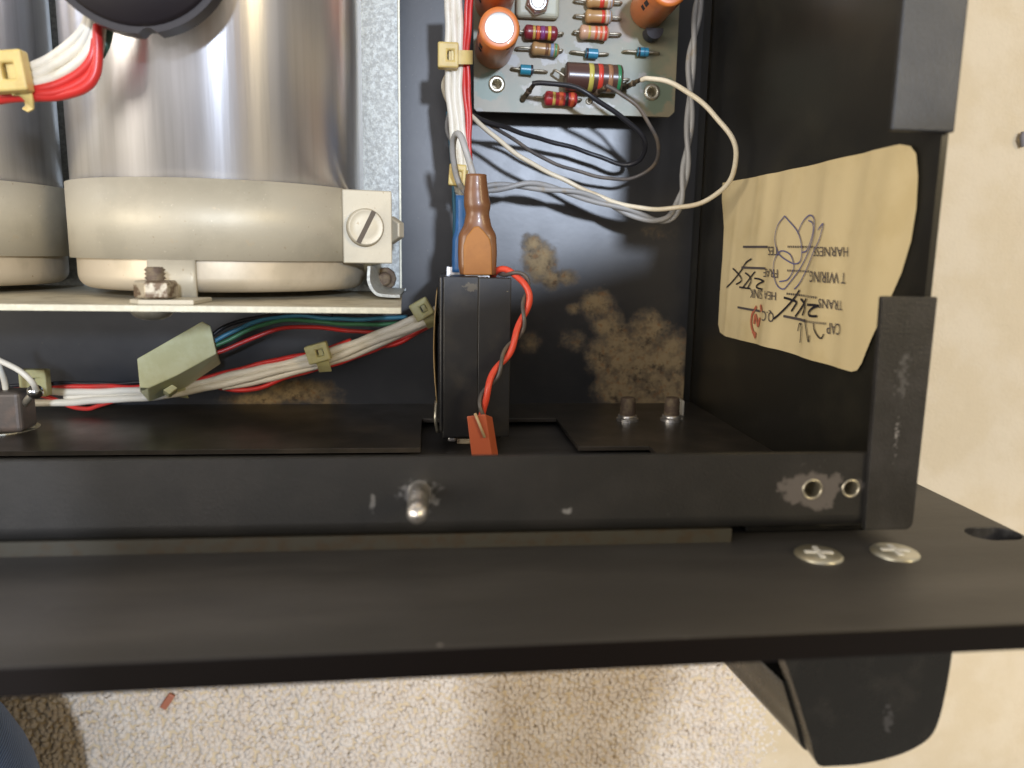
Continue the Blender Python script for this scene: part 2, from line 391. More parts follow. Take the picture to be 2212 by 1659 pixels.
# ------------------------------------------------------------------ the setting: carpet
def cells(X, Y, size, seed):
    """distance to the nearest of a jittered set of tuft centres"""
    gx = np.floor(X / size).astype(np.int64); gy = np.floor(Y / size).astype(np.int64)
    best = np.full(X.shape, 9.0)
    for i in (-1, 0, 1):
        for j in (-1, 0, 1):
            a = gx + i; b = gy + j
            h = (a * 73856093) ^ (b * 19349663) ^ seed
            h = (h ^ (h >> 13)) * 1274126177 & 0x7fffffff
            jx = (h % 1009) / 1009.0; jy = ((h // 1009) % 1013) / 1013.0
            best = np.minimum(best, np.hypot(X / size - a - jx, Y / size - b - jy))
    return best
def carpet():
    xs = np.concatenate([np.arange(-40, -20, 0.5), np.arange(-20, 26, 0.16), np.arange(26, 45, 0.5)])
    ys = np.concatenate([np.arange(-40, -21.5, 0.5), np.arange(-21.5, 12, 0.16), np.arange(12, 40, 0.5)])
    X, Y = np.meshgrid(xs, ys)
    wx = X + 0.10 * np.sin(Y * 2.1) + 0.06 * np.sin(Y * 5.3 + X * 1.7); wy = Y + 0.10 * np.sin(X * 1.9)
    d = cells(wx, wy, 0.215, 11); d2 = cells(X + 3.3, Y, 0.55, 5)
    soft = 1 - 0.8 * np.clip((X - 11) / 4, 0, 1)
    Z = -0.535 + soft * (0.15 * np.sqrt(np.clip(1 - (d / 0.85) ** 2, 0, 1)) + 0.05 * (1 - d2)) + soft * rng.normal(0, 0.014, X.shape)
    Z = Z + 0.125 * np.clip((X - 10.5) / 2.5, 0, 1)
    nx, ny = len(xs), len(ys)
    V = np.stack([X, Y, Z], -1).reshape(-1, 3) * CM
    idx = np.arange(nx * ny).reshape(ny, nx)
    F = np.stack([idx[:-1, :-1], idx[:-1, 1:], idx[1:, 1:], idx[1:, :-1]], -1).reshape(-1, 4)
    me = bpy.data.meshes.new('carpet'); me.from_pydata(V.tolist(), [], F.tolist())
    me.polygons.foreach_set('use_smooth', [True] * len(F)); me.materials.append(m_carpet)
    o = bpy.data.objects.new('carpet', me); COL.objects.link(o); o['kind'] = 'structure'
    # the pile itself where it shows in front of and beside the amplifier: one small twisted tuft after another
    t = (1 + 5 ** 0.5) / 2
    iv = np.array([(-1, t, 0), (1, t, 0), (-1, -t, 0), (1, -t, 0), (0, -1, t), (0, 1, t), (0, -1, -t), (0, 1, -t), (t, 0, -1), (t, 0, 1), (-t, 0, -1), (-t, 0, 1)]) / math.hypot(1, t)
    it = [(0, 11, 5), (0, 5, 1), (0, 1, 7), (0, 7, 10), (0, 10, 11), (1, 5, 9), (5, 11, 4), (11, 10, 2), (10, 7, 6), (7, 1, 8), (3, 9, 4), (3, 4, 2), (3, 2, 6), (3, 6, 8), (3, 8, 9), (4, 9, 5), (2, 4, 11), (6, 2, 10), (8, 6, 7), (9, 8, 1)]
    bm = bmesh.new(); vv = [bm.verts.new(p) for p in iv]
    for f in it: bm.faces.new([vv[q] for q in f])
    bmesh.ops.subdivide_edges(bm, edges=bm.edges, cuts=1, use_grid_fill=True)
    for v in bm.verts: v.co.normalize()
    bm.verts.index_update()
    sv = np.array([v.co[:] for v in bm.verts]); sf = np.array([[v.index for v in f.verts] for f in bm.faces]); bm.free()
    C = []
    for x0, x1, y0, y1 in ((-18.5, 13.2, -20.5, -9.5),):
        st = 0.185
        gx, gy = np.meshgrid(np.arange(x0, x1, st), np.arange(y0, y1, st))
        c = np.stack([gx.ravel(), gy.ravel()], -1) + rng.uniform(-0.075, 0.075, (gx.size, 2)); C.append(c)
    C = np.concatenate(C); n = len(C)
    flat = np.clip((C[:, 0] - 11) / 4, 0, 1)
    s1 = rng.uniform(0.095, 0.14, n); s2 = s1 * rng.uniform(0.75, 1.0, n); hgt = rng.uniform(0.10, 0.19, n) * (1 - 0.80 * flat)
    ang = rng.uniform(0, 6.283, n); ca, sa = np.cos(ang), np.sin(ang)
    jit = 1 + rng.normal(0, 0.13, (n, len(sv)))
    L = sv[None] * jit[..., None]
    x = L[..., 0] * s1[:, None]; y = L[..., 1] * s2[:, None]; z = L[..., 2] * hgt[:, None]
    lean = rng.normal(0, 0.30, (n, 2))
    W = np.stack([C[:, :1] + x * ca[:, None] - y * sa[:, None] + lean[:, :1] * z, C[:, 1:] + x * sa[:, None] + y * ca[:, None] + lean[:, 1:] * z, -0.40 + z], -1).reshape(-1, 3) * CM
    F = (sf[None] + (np.arange(n) * len(sv))[:, None, None]).reshape(-1, 3)
    me = bpy.data.meshes.new('carpet_pile')
    me.vertices.add(len(W)); me.vertices.foreach_set('co', W.ravel().astype(np.float32))
    me.loops.add(F.size); me.loops.foreach_set('vertex_index', F.ravel().astype(np.int32))
    me.polygons.add(len(F)); me.polygons.foreach_set('loop_start', np.arange(0, F.size, 3, dtype=np.int32))
    me.update(calc_edges=True); me.polygons.foreach_set('use_smooth', [True] * len(F))
    me.materials.append(m_pile)
    o = bpy.data.objects.new('carpet_pile', me); COL.objects.link(o); o['kind'] = 'stuff'
    o['label'] = 'short beige carpet pile around the amplifier'
    g = MB(); g.box((-400, -400, -1.6), (400, 400, -1.0)); u = g.build('ground', m_carpet); u['kind'] = 'structure'
carpet()

# ------------------------------------------------------------------ chassis
FY = -4.85          # inner face of the front plate
WX = 8.5            # inner face of the right wall
FZ = 1.0            # floor of the chassis
RZ = 12.85          # top of the rim
ch = thing('amplifier_chassis', 'black steel amplifier chassis tray with rust stained floor, lying open on the carpet', 'amplifier chassis', (0, 0, 0.4))
def floor_plate():
    xs = np.arange(-26, 8.31, 0.12); ys = np.arange(FY, 13, 0.12)
    X, Y = np.meshgrid(xs, ys)
    S = np.zeros(X.shape)
    for px, py, rx, ry, a in ((1165, 565, 0.65, 0.75, 0.95), (1150, 525, 0.4, 0.4, 0.85), (1222, 598, 0.5, 0.35, 0.75), (1190, 605, 0.5, 0.4, 0.8), (1290, 660, 0.70, 0.62, 0.9), (1320, 695, 0.5, 0.6, 0.75), (1240, 668, 0.3, 0.25, 0.7),
                              (1375, 790, 1.55, 1.25, 1.2), (1385, 845, 1.7, 0.95, 1.35), (1440, 770, 0.9, 1.2, 0.95), (1300, 770, 0.7, 0.8, 0.85), (1400, 712, 0.8, 0.7, 0.95), (1335, 728, 0.6, 0.6, 0.9), (1305, 705, 0.5, 0.5, 0.85), (1455, 850, 0.7, 0.9, 1.2),
                              (1145, 738, 0.55, 0.45, 0.6), (1240, 735, 0.65, 0.5, 0.55), (640, 845, 1.7, 0.5, 0.8), (560, 862, 1.4, 0.28, 0.85), (1420, 500, 0.8, 0.5, 0.30), (700, 865, 0.9, 0.25, 0.65)):
        c = at(px, py, FZ)
        S = np.maximum(S, a * np.clip(1.35 - 1.1 * np.hypot((X - c.x) / rx, (Y - c.y) / ry), 0, 1))
    nx, ny = len(xs), len(ys)
    V = np.stack([X, Y, np.full(X.shape, FZ)], -1).reshape(-1, 3) * CM - np.array([0, 0, 0.004])
    idx = np.arange(nx * ny).reshape(ny, nx)
    F = np.stack([idx[:-1, :-1], idx[:-1, 1:], idx[1:, 1:], idx[1:, :-1]], -1).reshape(-1, 4)
    me = bpy.data.meshes.new('floor_plate'); me.from_pydata(V.tolist(), [], F.tolist())
    a = me.attributes.new('stain', 'FLOAT', 'POINT'); a.data.foreach_set('value', S.reshape(-1).astype(np.float32))
    me.materials.append(m_floor)
    o = bpy.data.objects.new('floor_plate', me); COL.objects.link(o); o.parent = ch
    o['label'] = 'black floor sheet with tan and rusty corrosion stains'
    return o
floor_plate()
MB().box((-26, -4.84, 0.4), (8.46, 13, 0.9)).build('base_sheet', m_wall, ch)
# right wall, with a rim notch between the two flanges
MB().box((WX, -4.84, 0.4), (WX + 0.12, 13, 12.80)).build('side_wall', m_wall, ch)
# front plate: lower left of the cut-out, the slot for the breaker, and the full height right end
tz = 6.72; nz_ = 3.3
MB().prism([(-26, 0.4), (8.58, 0.4), (8.58, 11.4), (5.45, 11.4), (5.45, tz), (3.6, tz), (3.55, nz_), (-0.45, nz_), (-0.42, tz), (-26, tz)], [], XZ, FY - 0.12, FY).build('front_plate', m_plate, ch, bevel=0.02)
# rim flange at the front, bent sheet with two holes
fy0 = -3.43
def ring_hole(c, r): return circle(c.x, c.y, r, 24)
MB().prism([(-26, fy0), (7.75, fy0), (7.75, -4.58), (-26, -4.58)], [ring_hole(hole1, 0.165), ring_hole(hole2, 0.145)], XY, RZ - 0.12, RZ).build('front_flange', m_flange, ch)
g = MB(); prof = []
for k in range(9):
    a = math.pi / 2 * k / 8
    prof.append((-4.58 - 0.27 * math.sin(a), RZ - 0.27 + 0.27 * math.cos(a)))
prof.append((-4.85, 11.4))
prof2 = [(y + 0.11 * (1 if z < RZ - 0.2 else 0.6), z - 0.11 * (1 if y > -4.8 else 0.4)) for y, z in prof]
vs = []; fs = []
for x in (-26, 7.75):
    vs += [(x, y, z) for y, z in prof]
nP = len(prof)
for i in range(nP - 1): fs.append((i, i + 1, nP + i + 1, nP + i))
g.add(vs, fs, True); g.build('flange_bend', m_flange, ch, fix=False)
# threaded inserts: bare metal lining, thread ridges inside
for c, r in ((hole1, 0.165), (hole2, 0.145)):
    g = MB(); prof = [(r + 0.028, 0.004), (r + 0.02, 0.018), (r - 0.005, 0.016), (r - 0.012, 0.0)]
    for k in range(9): prof += [(r - 0.03, -0.03 - k * 0.07), (r - 0.008, -0.065 - k * 0.07)]
    prof += [(r - 0.03, -0.72), (0.0, -0.74)]
    g.lathe(prof, (c.x, c.y, RZ), (0, 0, 1), 28, True, cap=False)
    t = g.build('threaded_hole', m_nickel, ch)
# corner and side flanges
a1 = at(1905, 640, RZ + 0.1); a2 = at(2030, 640, RZ + 0.1)
MB().prism([(7.73, -4.86), (8.52, -4.86), (8.59, -4.83), (8.63, -4.79), (8.65, -4.72), (8.65, a1.y), (7.63, a1.y)], [], XY, RZ - 0.02, RZ + 0.10).build('corner_flange', m_corner, ch, bevel=0.05, label='scuffed black corner flange with chipped paint')
u1 = at(2000, 284, RZ + 0.1)
MB().box((7.50, u1.y, RZ - 0.02), (8.62, 14, RZ + 0.10)).build('side_flange', m_flange, ch, bevel=0.03)
MB().box((7.0, -4.84, 11.9), (8.5, -4.6, 12.7)).build('corner_gusset', m_wall, ch)
# stud on the flange
g = MB(); prof = [(0.19, 0.0), (0.17, 0.03)]
for k in range(8): prof += [(0.17, 0.06 + k * 0.10), (0.13, 0.11 + k * 0.10)]
prof += [(0.165, 0.88), (0.165, 1.12), (0.13, 1.22), (0.0, 1.25)]
g.lathe(prof, (studp.x, studp.y, RZ), (0, 0, 1), 20, True, cap=False).build('threaded_stud', m_steel, ch, label='bare steel threaded stud standing on the front rim')
# two bolts through the front plate, threads pointing inwards, washers under them
for px in (1355, 1450):
    c = on_y(px, 908, FY)
    g = MB(); prof = [(0.235, 0.24)]
    for k in range(5): prof += [(0.24, 0.26 + k * 0.075), (0.215, 0.295 + k * 0.075)]
    prof += [(0.22, 0.66), (0.18, 0.70)]
    b_ = g.lathe([(0.235, 0.0)] + prof, c, (0, 1, 0), 20, True).build('bolt', m_rust, ch)
    MB().lathe([(0.33, 0.0), (0.33, 0.07), (0.24, 0.075)], c, (0, 1, 0), 24, False).build('washer', m_steel, b_)
    MB().lathe([(0.275, 0.08), (0.29, 0.11), (0.275, 0.17), (0.24, 0.175)], c, (0, 1, 0), 24, True).build('lock_washer', m_steel, b_)
c = on_y(1470, 895, FY)
MB().box((c.x - 0.02, FY, c.z - 0.3), (c.x + 0.05, FY + 0.45, c.z + 0.15)).build('solder_tag', m_white, ch)
# dark glossy strip tucked below the right end of the front rim
l = at(1612, 1148, 12.5); r_ = at(1880, 1146, 12.5)
MB().box((l.x, -5.06, 11.6), (r_.x + 0.1, -4.87, 12.45)).build('rubber_strip', mat('black_rubber', (0.005, 0.005, 0.005), 0.18, spec=0.3), ch, bevel=0.05)

# ------------------------------------------------------------------ front panel
PY = -5.13; PT = 0.42; PZ = 16.3
fp = thing('front_panel', 'thick black front panel bolted upright along the chassis front, with rack ear and handle', 'panel', (0, PY, -0.3))
hc = on_y(2145, 1152, PY)
slot = []
for k in range(13):
    a = -math.pi / 2 + math.pi * k / 12; slot.append((hc.x + 0.18 + 0.33 * math.cos(a), hc.z + 0.33 * math.sin(a)))
for k in range(13):
    a = math.pi / 2 + math.pi * k / 12; slot.append((hc.x - 0.18 + 0.33 * math.cos(a), hc.z + 0.33 * math.sin(a)))
MB().prism([(-28, -0.3), (11.15, -0.3), (11.15, PZ - 0.36), (-28, PZ + 0.40)], [slot], XZ, PY - PT, PY).build('panel_plate', m_panel, fp, bevel=0.025)
pp = bpy.data.objects['panel_plate']; pp.data.materials.append(m_pedge_shade); pp.data.materials.append(mat('scuffed_slot', (0.02, 0.02, 0.024), 0.5, col2=(0.10, 0.10, 0.105), vscale=200, vlo=0.42, vhi=0.7))
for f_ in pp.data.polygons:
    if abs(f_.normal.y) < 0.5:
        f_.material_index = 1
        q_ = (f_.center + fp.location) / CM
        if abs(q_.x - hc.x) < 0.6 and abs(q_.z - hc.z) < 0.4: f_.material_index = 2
s1 = at(1583, 1150, 12.75)
MB().box((-26, PY + 0.005, 11.2), (s1.x, -4.865, 12.70)).build('spacer_plate', m_raw, fp, label='raw steel spacer plate with a rusty edge')
for px, py in ((1768, 1200), (1933, 1195)):
    c = on_y(px, py, PY)
    sc = MB().lathe([(0.41, 0.0), (0.41, 0.02), (0.37, 0.055), (0.0, 0.065)], c, (0, 1, 0), 32, True, cap=False).build('screw', mat('screw_zinc', (0.66, 0.66, 0.58), 0.36, 0.7, col2=(0.55, 0.50, 0.36), vscale=140), fp)
    g = MB()
    u = Vector((math.cos(0.15), 0, math.sin(0.15))); w = Vector((-math.sin(0.15), 0, math.cos(0.15)))
    for p, q in ((u, w), (w, u)):
        for sgn in (-1, 1):
            g.cbox(c + Vector((0, 0.068, 0)) + p * sgn * 0.14, (0.20, 0.085, 0.02), (p, q, Vector((0, 1, 0))))
    g.build('cross_recess', mat('screw_recess_bright', (0.92, 0.92, 0.90), 0.5, 0.1), sc)
# handle: seen from its top end, a solid tapered bar standing off the panel
hz = 14.4
HP = [(1690, 1412), (1705, 1455), (1722, 1505), (1738, 1558), (1752, 1605), (1760, 1640), (1772, 1655), (1800, 1655), (1850, 1652), (1900, 1643), (1950, 1628), (1990, 1608), (2015, 1585), (2030, 1550), (2042, 1500), (2052, 1445), (2060, 1390)]
hp = catmull([at(px, py, hz) for px, py in HP], 4)
g = MB(); back = PY - PT
full = [(hp[0].x - 0.1, back)] + [(p.x, p.y) for p in hp] + [(hp[-1].x + 0.05, back)]
g.prism(full, [], XY, hz - 0.42, hz)
BY = -7.15
bar = [(p.x, p.y) for p in hp if p.y < BY]
bar = [(bar[0][0], BY)] + bar + [(bar[-1][0], BY)]
xr_ = max(p[0] for p in bar)
g.prism(bar, [], lambda a, b, d: Vector((a - 0.13 * (hz - d) * min(1, max(0, (xr_ - a) / 2.4)), b, d)), 2.2, hz - 0.43)
xm = hp[0].x + 1.0
g.prism([(xm, back), (xm, BY + 0.01), (bar[-1][0], BY + 0.01), (hp[-1].x, back)], [], XY, 2.2, hz - 0.43)
g.prism(full, [], XY, 0.9, 2.2)
hd_ = g.build('handle', m_handle, fp, bevel=0.07, seg=3, smooth=True, label='black grab handle standing off the front of the panel')
hd_.data.set_sharp_from_angle(angle=0.6)

# ------------------------------------------------------------------ paper label on the right wall
pl = thing('paper_label', 'cream paper inspection label with printed and handwritten notes stuck on the inner side wall', 'label', (WX, 0, 3))
def wl(px, py):
    q = on_x(px, py, WX); return q.y, q.z
LZ = lambda zx, zy: (1512 + 0.3228 * zx, 293.8 + 0.3228 * zy)
def ldisp(y, z):
    """height of the creased paper above the wall"""
    k = z - 0.13 * y
    d = 0.02
    for c, w, a in ((5.1, 0.22, 0.03), (5.6, 0.36, 0.055), (6.65, 0.26, 0.04), (7.1, 0.42, 0.07), (8.9, 0.30, 0.045), (9.4, 0.5, 0.085), (10.55, 0.32, 0.05), (11.3, 0.6, 0.09), (3.85, 0.14, 0.018)):
        a *= 0.80 + 0.30 * math.sin(y * 0.9 + c * 2.3)
        d += a * math.exp(-((k - c - 0.06 * math.sin(y * 1.3 + c)) / w) ** 2)
    d += 0.006 * math.sin(k * 2.1 + y * 0.8) + 0.006 * math.sin(y * 2.2 + z)
    return d
out = [(1563, 395), (1650, 379), (1750, 358), (1850, 335), (1920, 319), (1955, 312), (1975, 316), (1985, 332), (1988, 380), (1984, 450), (1972, 520), (1950, 590), (1920, 660), (1890, 730), (1868, 785), (1858, 800), (1845, 803),
       (1800, 790), (1740, 772), (1680, 754), (1620, 739), (1570, 727), (1556, 718), (1552, 700), (1556, 640), (1562, 560), (1565, 490), (1561, 430)]
poly = [wl(*p) for p in out]
def inside(y, z):
    c = False; n = len(poly)
    for i in range(n):
        y1, z1 = poly[i]; y2, z2 = poly[i - 1]
        if (z1 > z) != (z2 > z) and y < (y2 - y1) * (z - z1) / (z2 - z1) + y1: c = not c
    return c
pts2 = [Vector(p) for p in poly]; 
# dense outline + interior grid, triangulated
dense = []
for i in range(len(poly)):
    a = Vector(poly[i]); b = Vector(poly[(i + 1) % len(poly)]); k = max(1, int((b - a).length / 0.12))
    dense += [a + (b - a) * (j / k) for j in range(k)]
from mathutils.geometry import delaunay_2d_cdt
ins = [Vector((y, z)) for y in np.arange(-5, 4, 0.12) for z in np.arange(2, 13.2, 0.09) if inside(y, z) and min((Vector((y, z)) - d).length for d in dense) > 0.06]
V2, E2, F2, *_ = delaunay_2d_cdt(dense + ins, [(i, (i + 1) % len(dense)) for i in range(len(dense))], [], 1, 1e-5)
g = MB(); g.add([(WX - ldisp(p.x, p.y), p.x, p.y) for p in V2], [tuple(f) for f in F2], True)
m_paper = mat('cream_paper', (0.80, 0.66, 0.385), 0.4, col2=(0.74, 0.60, 0.33), vscale=60, bump=0.03, spec=0.4)
pb = g.build('paper', m_paper, pl)
def onlab(px, py, lift=0.036):
    y, z = wl(px, py)
    return Vector((WX - ldisp(y, z) - lift, y, z))
def text_mesh(body):
    cu = bpy.data.curves.new('text', 'FONT'); cu.body = body; cu.size = 1; cu.resolution_u = 3
    o = bpy.data.objects.new('text', cu); COL.objects.link(o)
    me = bpy.data.meshes.new_from_object(o)
    bpy.data.objects.remove(o); bpy.data.curves.remove(cu)
    return me
def label_text(body, start, end, top, m):
    me = text_mesh(body)
    bm = bmesh.new(); bm.from_mesh(me); bmesh.ops.triangulate(bm, faces=bm.faces)
    for _ in range(4):
        es = [e for e in bm.edges if e.calc_length() > 0.16]
        if not es: break
        bmesh.ops.subdivide_edges(bm, edges=es, cuts=1); bmesh.ops.triangulate(bm, faces=bm.faces)
    bm.to_mesh(me); bm.free()
    P = [v.co.copy() for v in me.vertices]
    x0 = min(p.x for p in P); x1 = max(p.x for p in P); y1 = max(p.y for p in P)
    s = Vector(LZ(*start)); e = Vector(LZ(*end)); t = Vector(LZ(*top))
    vs = []
    for p in P:
        q = s + (e - s) * ((p.x - x0) / (x1 - x0)) + (t - s) * (p.y / y1)
        vs.append(onlab(q.x, q.y))
    g = MB(); g.add(vs, [tuple(f.vertices) for f in me.polygons])
    bpy.data.meshes.remove(me)
    return g.build('printed_text', m, pl, label='printed word ' + body)
m_print = mat('stamp_ink_grey', (0.10, 0.085, 0.085), 0.6)
for a in (('HARNESS', (1012, 744), (795, 742), (1012, 808)), ('TES', (556, 742), (472, 740), (556, 800)), ('T WIRING', (1000, 916), (768, 904), (998, 990)), ('FRAE', (548, 893), (437, 886), (548, 950)),
          ('TRANS', (980, 1105), (838, 1088), (978, 1168)), ('HEA', (536, 1046), (452, 1036), (534, 1100)), ('SINK', (430, 1032), (354, 1022), (428, 1092)), ('CAP', (966, 1258), (878, 1248), (964, 1334)), ('Q.C', (522, 1182), (445, 1170), (520, 1248))):
    label_text(*a, m_print)
def strokes(name, lines, width, m, dens=6):
    g = MB()
    for ln in lines:
        P = catmull([Vector((*LZ(*p), 0)) for p in ln], dens) if len(ln) > 2 else [Vector((*LZ(*ln[0]), 0)).lerp(Vector((*LZ(*ln[1]), 0)), k / 12) for k in range(13)]
        g.ribbon([onlab(p.x, p.y, 0.042) for p in P], width, (-1, 0, 0))
    return g.build(name, m, pl, fix=False)
strokes('ruled_line', [[(470, 742), (300, 742)], [(450, 886), (290, 880)], [(415, 1172), (268, 1146)], [(740, 1240), (575, 1205)]], 0.06, m_print)
dots = []
for (a, b) in (((790, 743), (605, 741)), ((760, 907), (600, 900)), ((825, 1082), (590, 1054)), ((875, 1256), (740, 1240))):
    n = 17
    for k in range(n):
        p = (a[0] + (b[0] - a[0]) * k / n, a[1] + (b[1] - a[1]) * k / n); q = (p[0] + (b[0] - a[0]) * 0.5 / n, p[1] + (b[1] - a[1]) * 0.5 / n)
        dots.append([p, q])
strokes('dotted_line', dots, 0.05, m_print)
m_pen = mat('black_pen', (0.02, 0.018, 0.025), 0.5); m_bpen = mat('blue_ballpoint', (0.14, 0.14, 0.30), 0.5); m_stamp = mat('red_stamp_ink', (0.55, 0.16, 0.09), 0.6)
pen = lambda lines: [[(133.8 + 0.7376 * x, 749.4 + 0.7376 * y) for x, y in l] for l in lines]
strokes('pen_mark', pen([[(840, 515), (900, 518), (960, 525)], [(952, 527), (900, 545), (862, 578), (858, 602), (880, 618), (940, 620)], [(752, 462), (790, 500), (800, 550), (772, 612)], [(822, 458), (770, 530), (700, 622)],
                     [(605, 450), (660, 468), (712, 492), (690, 535), (665, 575)], [(742, 382), (680, 470), (540, 630)], [(545, 622), (525, 645)]]), 0.055, m_pen)
strokes('pen_mark', pen([[(338, 275), (375, 282), (418, 302)], [(412, 304), (370, 325), (350, 350), (365, 365), (402, 374)], [(250, 225), (290, 255), (308, 300), (275, 365)], [(345, 215), (285, 290), (220, 370)], [(195, 355), (245, 362), (300, 368)],
                     [(135, 185), (165, 215), (205, 265), (210, 300), (165, 330)], [(225, 180), (160, 270), (85, 360)], [(312, 98), (260, 130), (220, 180)]]), 0.045, m_pen)
strokes('pen_mark', pen([[(725, 755), (740, 690), (762, 700), (765, 770), (760, 860)], [(812, 645), (830, 740), (852, 850), (865, 795)], [(905, 680), (912, 740), (940, 800), (965, 820), (985, 780)]]), 0.035, m_pen)
strokes('ballpoint_signature', [[(592, 535), (548, 600), (531, 690), (552, 780), (600, 830), (652, 856), (690, 830), (696, 740), (668, 640), (592, 535)],
                     [(668, 650), (705, 570), (750, 530), (785, 560), (788, 640), (760, 740), (690, 880), (610, 990), (576, 1025), (540, 990), (520, 900), (532, 820), (570, 770), (620, 790), (642, 850), (640, 900), (605, 960), (558, 975)],
                     [(828, 630), (848, 600), (862, 590), (850, 650), (828, 720), (745, 870), (685, 980), (645, 1026)], [(740, 565), (772, 585), (778, 650), (735, 760), (700, 780)]], 0.032, m_bpen)
strokes('red_stamp', [[(392, 1140), (366, 1195), (360, 1260), (372, 1315), (386, 1352)], [(376, 1258), (386, 1198), (404, 1270), (420, 1215)], [(366, 1308), (390, 1330)], [(420, 1130), (436, 1175)]], 0.09, m_stamp)

# ------------------------------------------------------------------ big can capacitors with clamps
CR = 3.55; CZ = 4.3
ye = at(470, 634, CZ + CR).y
def capacitor(xc, label):
    t = thing('can_capacitor', label, 'capacitor', (xc, ye, CZ - CR), 'large can capacitors lying on the chassis')
    prof = [(CR, 0.62), (CR, 12)]
    MB().lathe([(CR, 0.80), (CR, 15.0)], (xc, ye, CZ), (0, 1, 0), 96, True).build('can', m_alu, t)
    rim = [(0, 0.10), (CR - 0.7, 0.10)]
    for k in range(9):
        a = math.pi / 2 * k / 8; rim.append((CR - 0.33 + 0.33 * math.sin(a) - 0.02, 0.33 - 0.33 * math.cos(a)))
    rim += [(CR - 0.02, 0.81)]
    MB().lathe(rim, (xc, ye, CZ), (0, 1, 0), 96, True, cap=False).build('end_rim', m_alur, t)
    return t
X1 = -5.52; X2 = -13.45
capacitor(X1, 'bright aluminium can capacitor on its side, whole width showing, beside the galvanised shelf')
capacitor(X2, 'aluminium can capacitor at the left edge, only its right flank showing')
yb1 = at(470, 386, CZ + CR).y; yb0 = at(470, 563, CZ + CR).y
plY = at(435, 661, 9.3).y
def clamp(xc, full, label):
    t = thing('capacitor_clamp', label, 'clamp', (xc, plY, CZ), 'round clamps gripping the can capacitors')
    r0, r1 = CR + 0.02, CR + 0.12
    rad = math.radians
    MB().arc(xc, CZ, r0, r1, rad(-262 if full else -200), rad(63 if full else 150), yb0, yb1, 110).build('band', m_clamp, t)
    if not full: return t
    # foot: tab along the can then bent up against the bracket
    al = math.asin((at(318, 600, 7.9).x - xc) / r1); ar = math.asin((at(425, 600, 7.9).x - xc) / r1)
    MB().arc(xc, CZ, r0, r1, al, ar, plY + 0.02, yb0 + 0.002, 10).build('tab', m_clamp, t)
    fx0 = at(275, 646, 9.0).x; fx1 = at(425, 646, 9.0).x
    ft = MB().prism([(fx0, 8.2), (fx1, 7.9), (fx1 - 0.05, 9.05), (fx0 + 0.25, 9.1), (fx0, 8.9)], [], XZ, plY + 0.003, plY + 0.10).build('foot', m_clamp, t, bevel=0.02)
    bx = at(338, 610, 8.7).x
    y0 = plY + 0.10; y1 = at(338, 577, 8.9).y; yn = at(338, 608, 8.9).y
    g = MB(); prof = [(0.2, 0.0)]; n = 8
    L = y1 - y0
    for k in range(n): prof += [(0.21, L * (k + 0.3) / n), (0.165, L * (k + 0.75) / n)]
    prof += [(0.15, L)]
    g.lathe(prof, (bx, y0, 8.75), (0, 1, 0), 20, True).build('bolt', m_rust, t)
    MB().lathe([(0.40, 0.0), (0.43, 0.04), (0.43, yn - y0 - 0.05), (0.38, yn - y0)], (bx, y0 + 0.02, 8.75), (0, 1, 0), 6, False, a0=0.35).build('nut', m_rustnut, t, bevel=0.02)
    # the two ears and the screw that pulls them together
    e0 = Vector((xc + r1 * math.sin(rad(62)), 0, CZ + r1 * math.cos(rad(62))))
    ex_ = at(841, 490, 5.75).x
    e1 = Vector((ex_, 0, 5.72)); dv = (e1 - e0).normalized(); nv = Vector((-dv.z, 0, dv.x))
    if nv.z < 0: nv = -nv
    Lr = (e1 - e0).length; mid = (e0 + e1) / 2
    ear1 = MB().cbox(Vector((mid.x, (yb0 + yb1) / 2 - 0.03, mid.z)) + nv * 0.04, (Lr + 0.1, yb1 - yb0 + 0.02, 0.10), (dv, Vector((0, 1, 0)), nv)).build('ear', m_clamp, t, bevel=0.03)
    MB().cbox(Vector((mid.x + 0.10, (yb0 + yb1) / 2 - 0.05, mid.z)) - nv * 0.55, (Lr + 0.12, yb1 - yb0 - 0.02, 0.10), (dv, Vector((0, 1, 0)), nv)).build('ear', m_clamp, t, bevel=0.03)
    sp = at(785, 491, 6.0); sp = Vector((sp.x, sp.y, e0.z + (sp.x - e0.x) * dv.z / dv.x)) + nv * 0.09
    sc = MB().lathe([(0.44, 0.0), (0.455, 0.05), (0.455, 0.17), (0.42, 0.22), (0.40, 0.225), (0.38, 0.215), (0.25, 0.235), (0.0, 0.24)], sp, nv, 40, True, cap=False).build('screw', m_clamp, t)
    ang = math.radians(62); sd = Vector((math.cos(ang), math.sin(ang), 0)); sd = (sd - nv * sd.dot(nv)).normalized(); sq = nv.cross(sd)
    MB().cbox(sp + nv * 0.228, (0.86, 0.115, 0.03), (sd, sq, nv)).build('slot', mat('slot_dark', (0.10, 0.08, 0.06), 0.7), sc)
    nc = at(846, 497, 5.0)
    MB().lathe([(0.33, -0.14), (0.36, -0.1), (0.36, 0.1), (0.33, 0.14)], nc, (0.5, 0, -0.85), 6, False).build('nut', m_clamp, t, bevel=0.02)
    return t
clamp(X1, True, 'tarnished clamp with slotted screw and rusty foot bolt round the whole-width can capacitor')
clamp(X2, False, 'tarnished clamp round the can capacitor at the left edge')

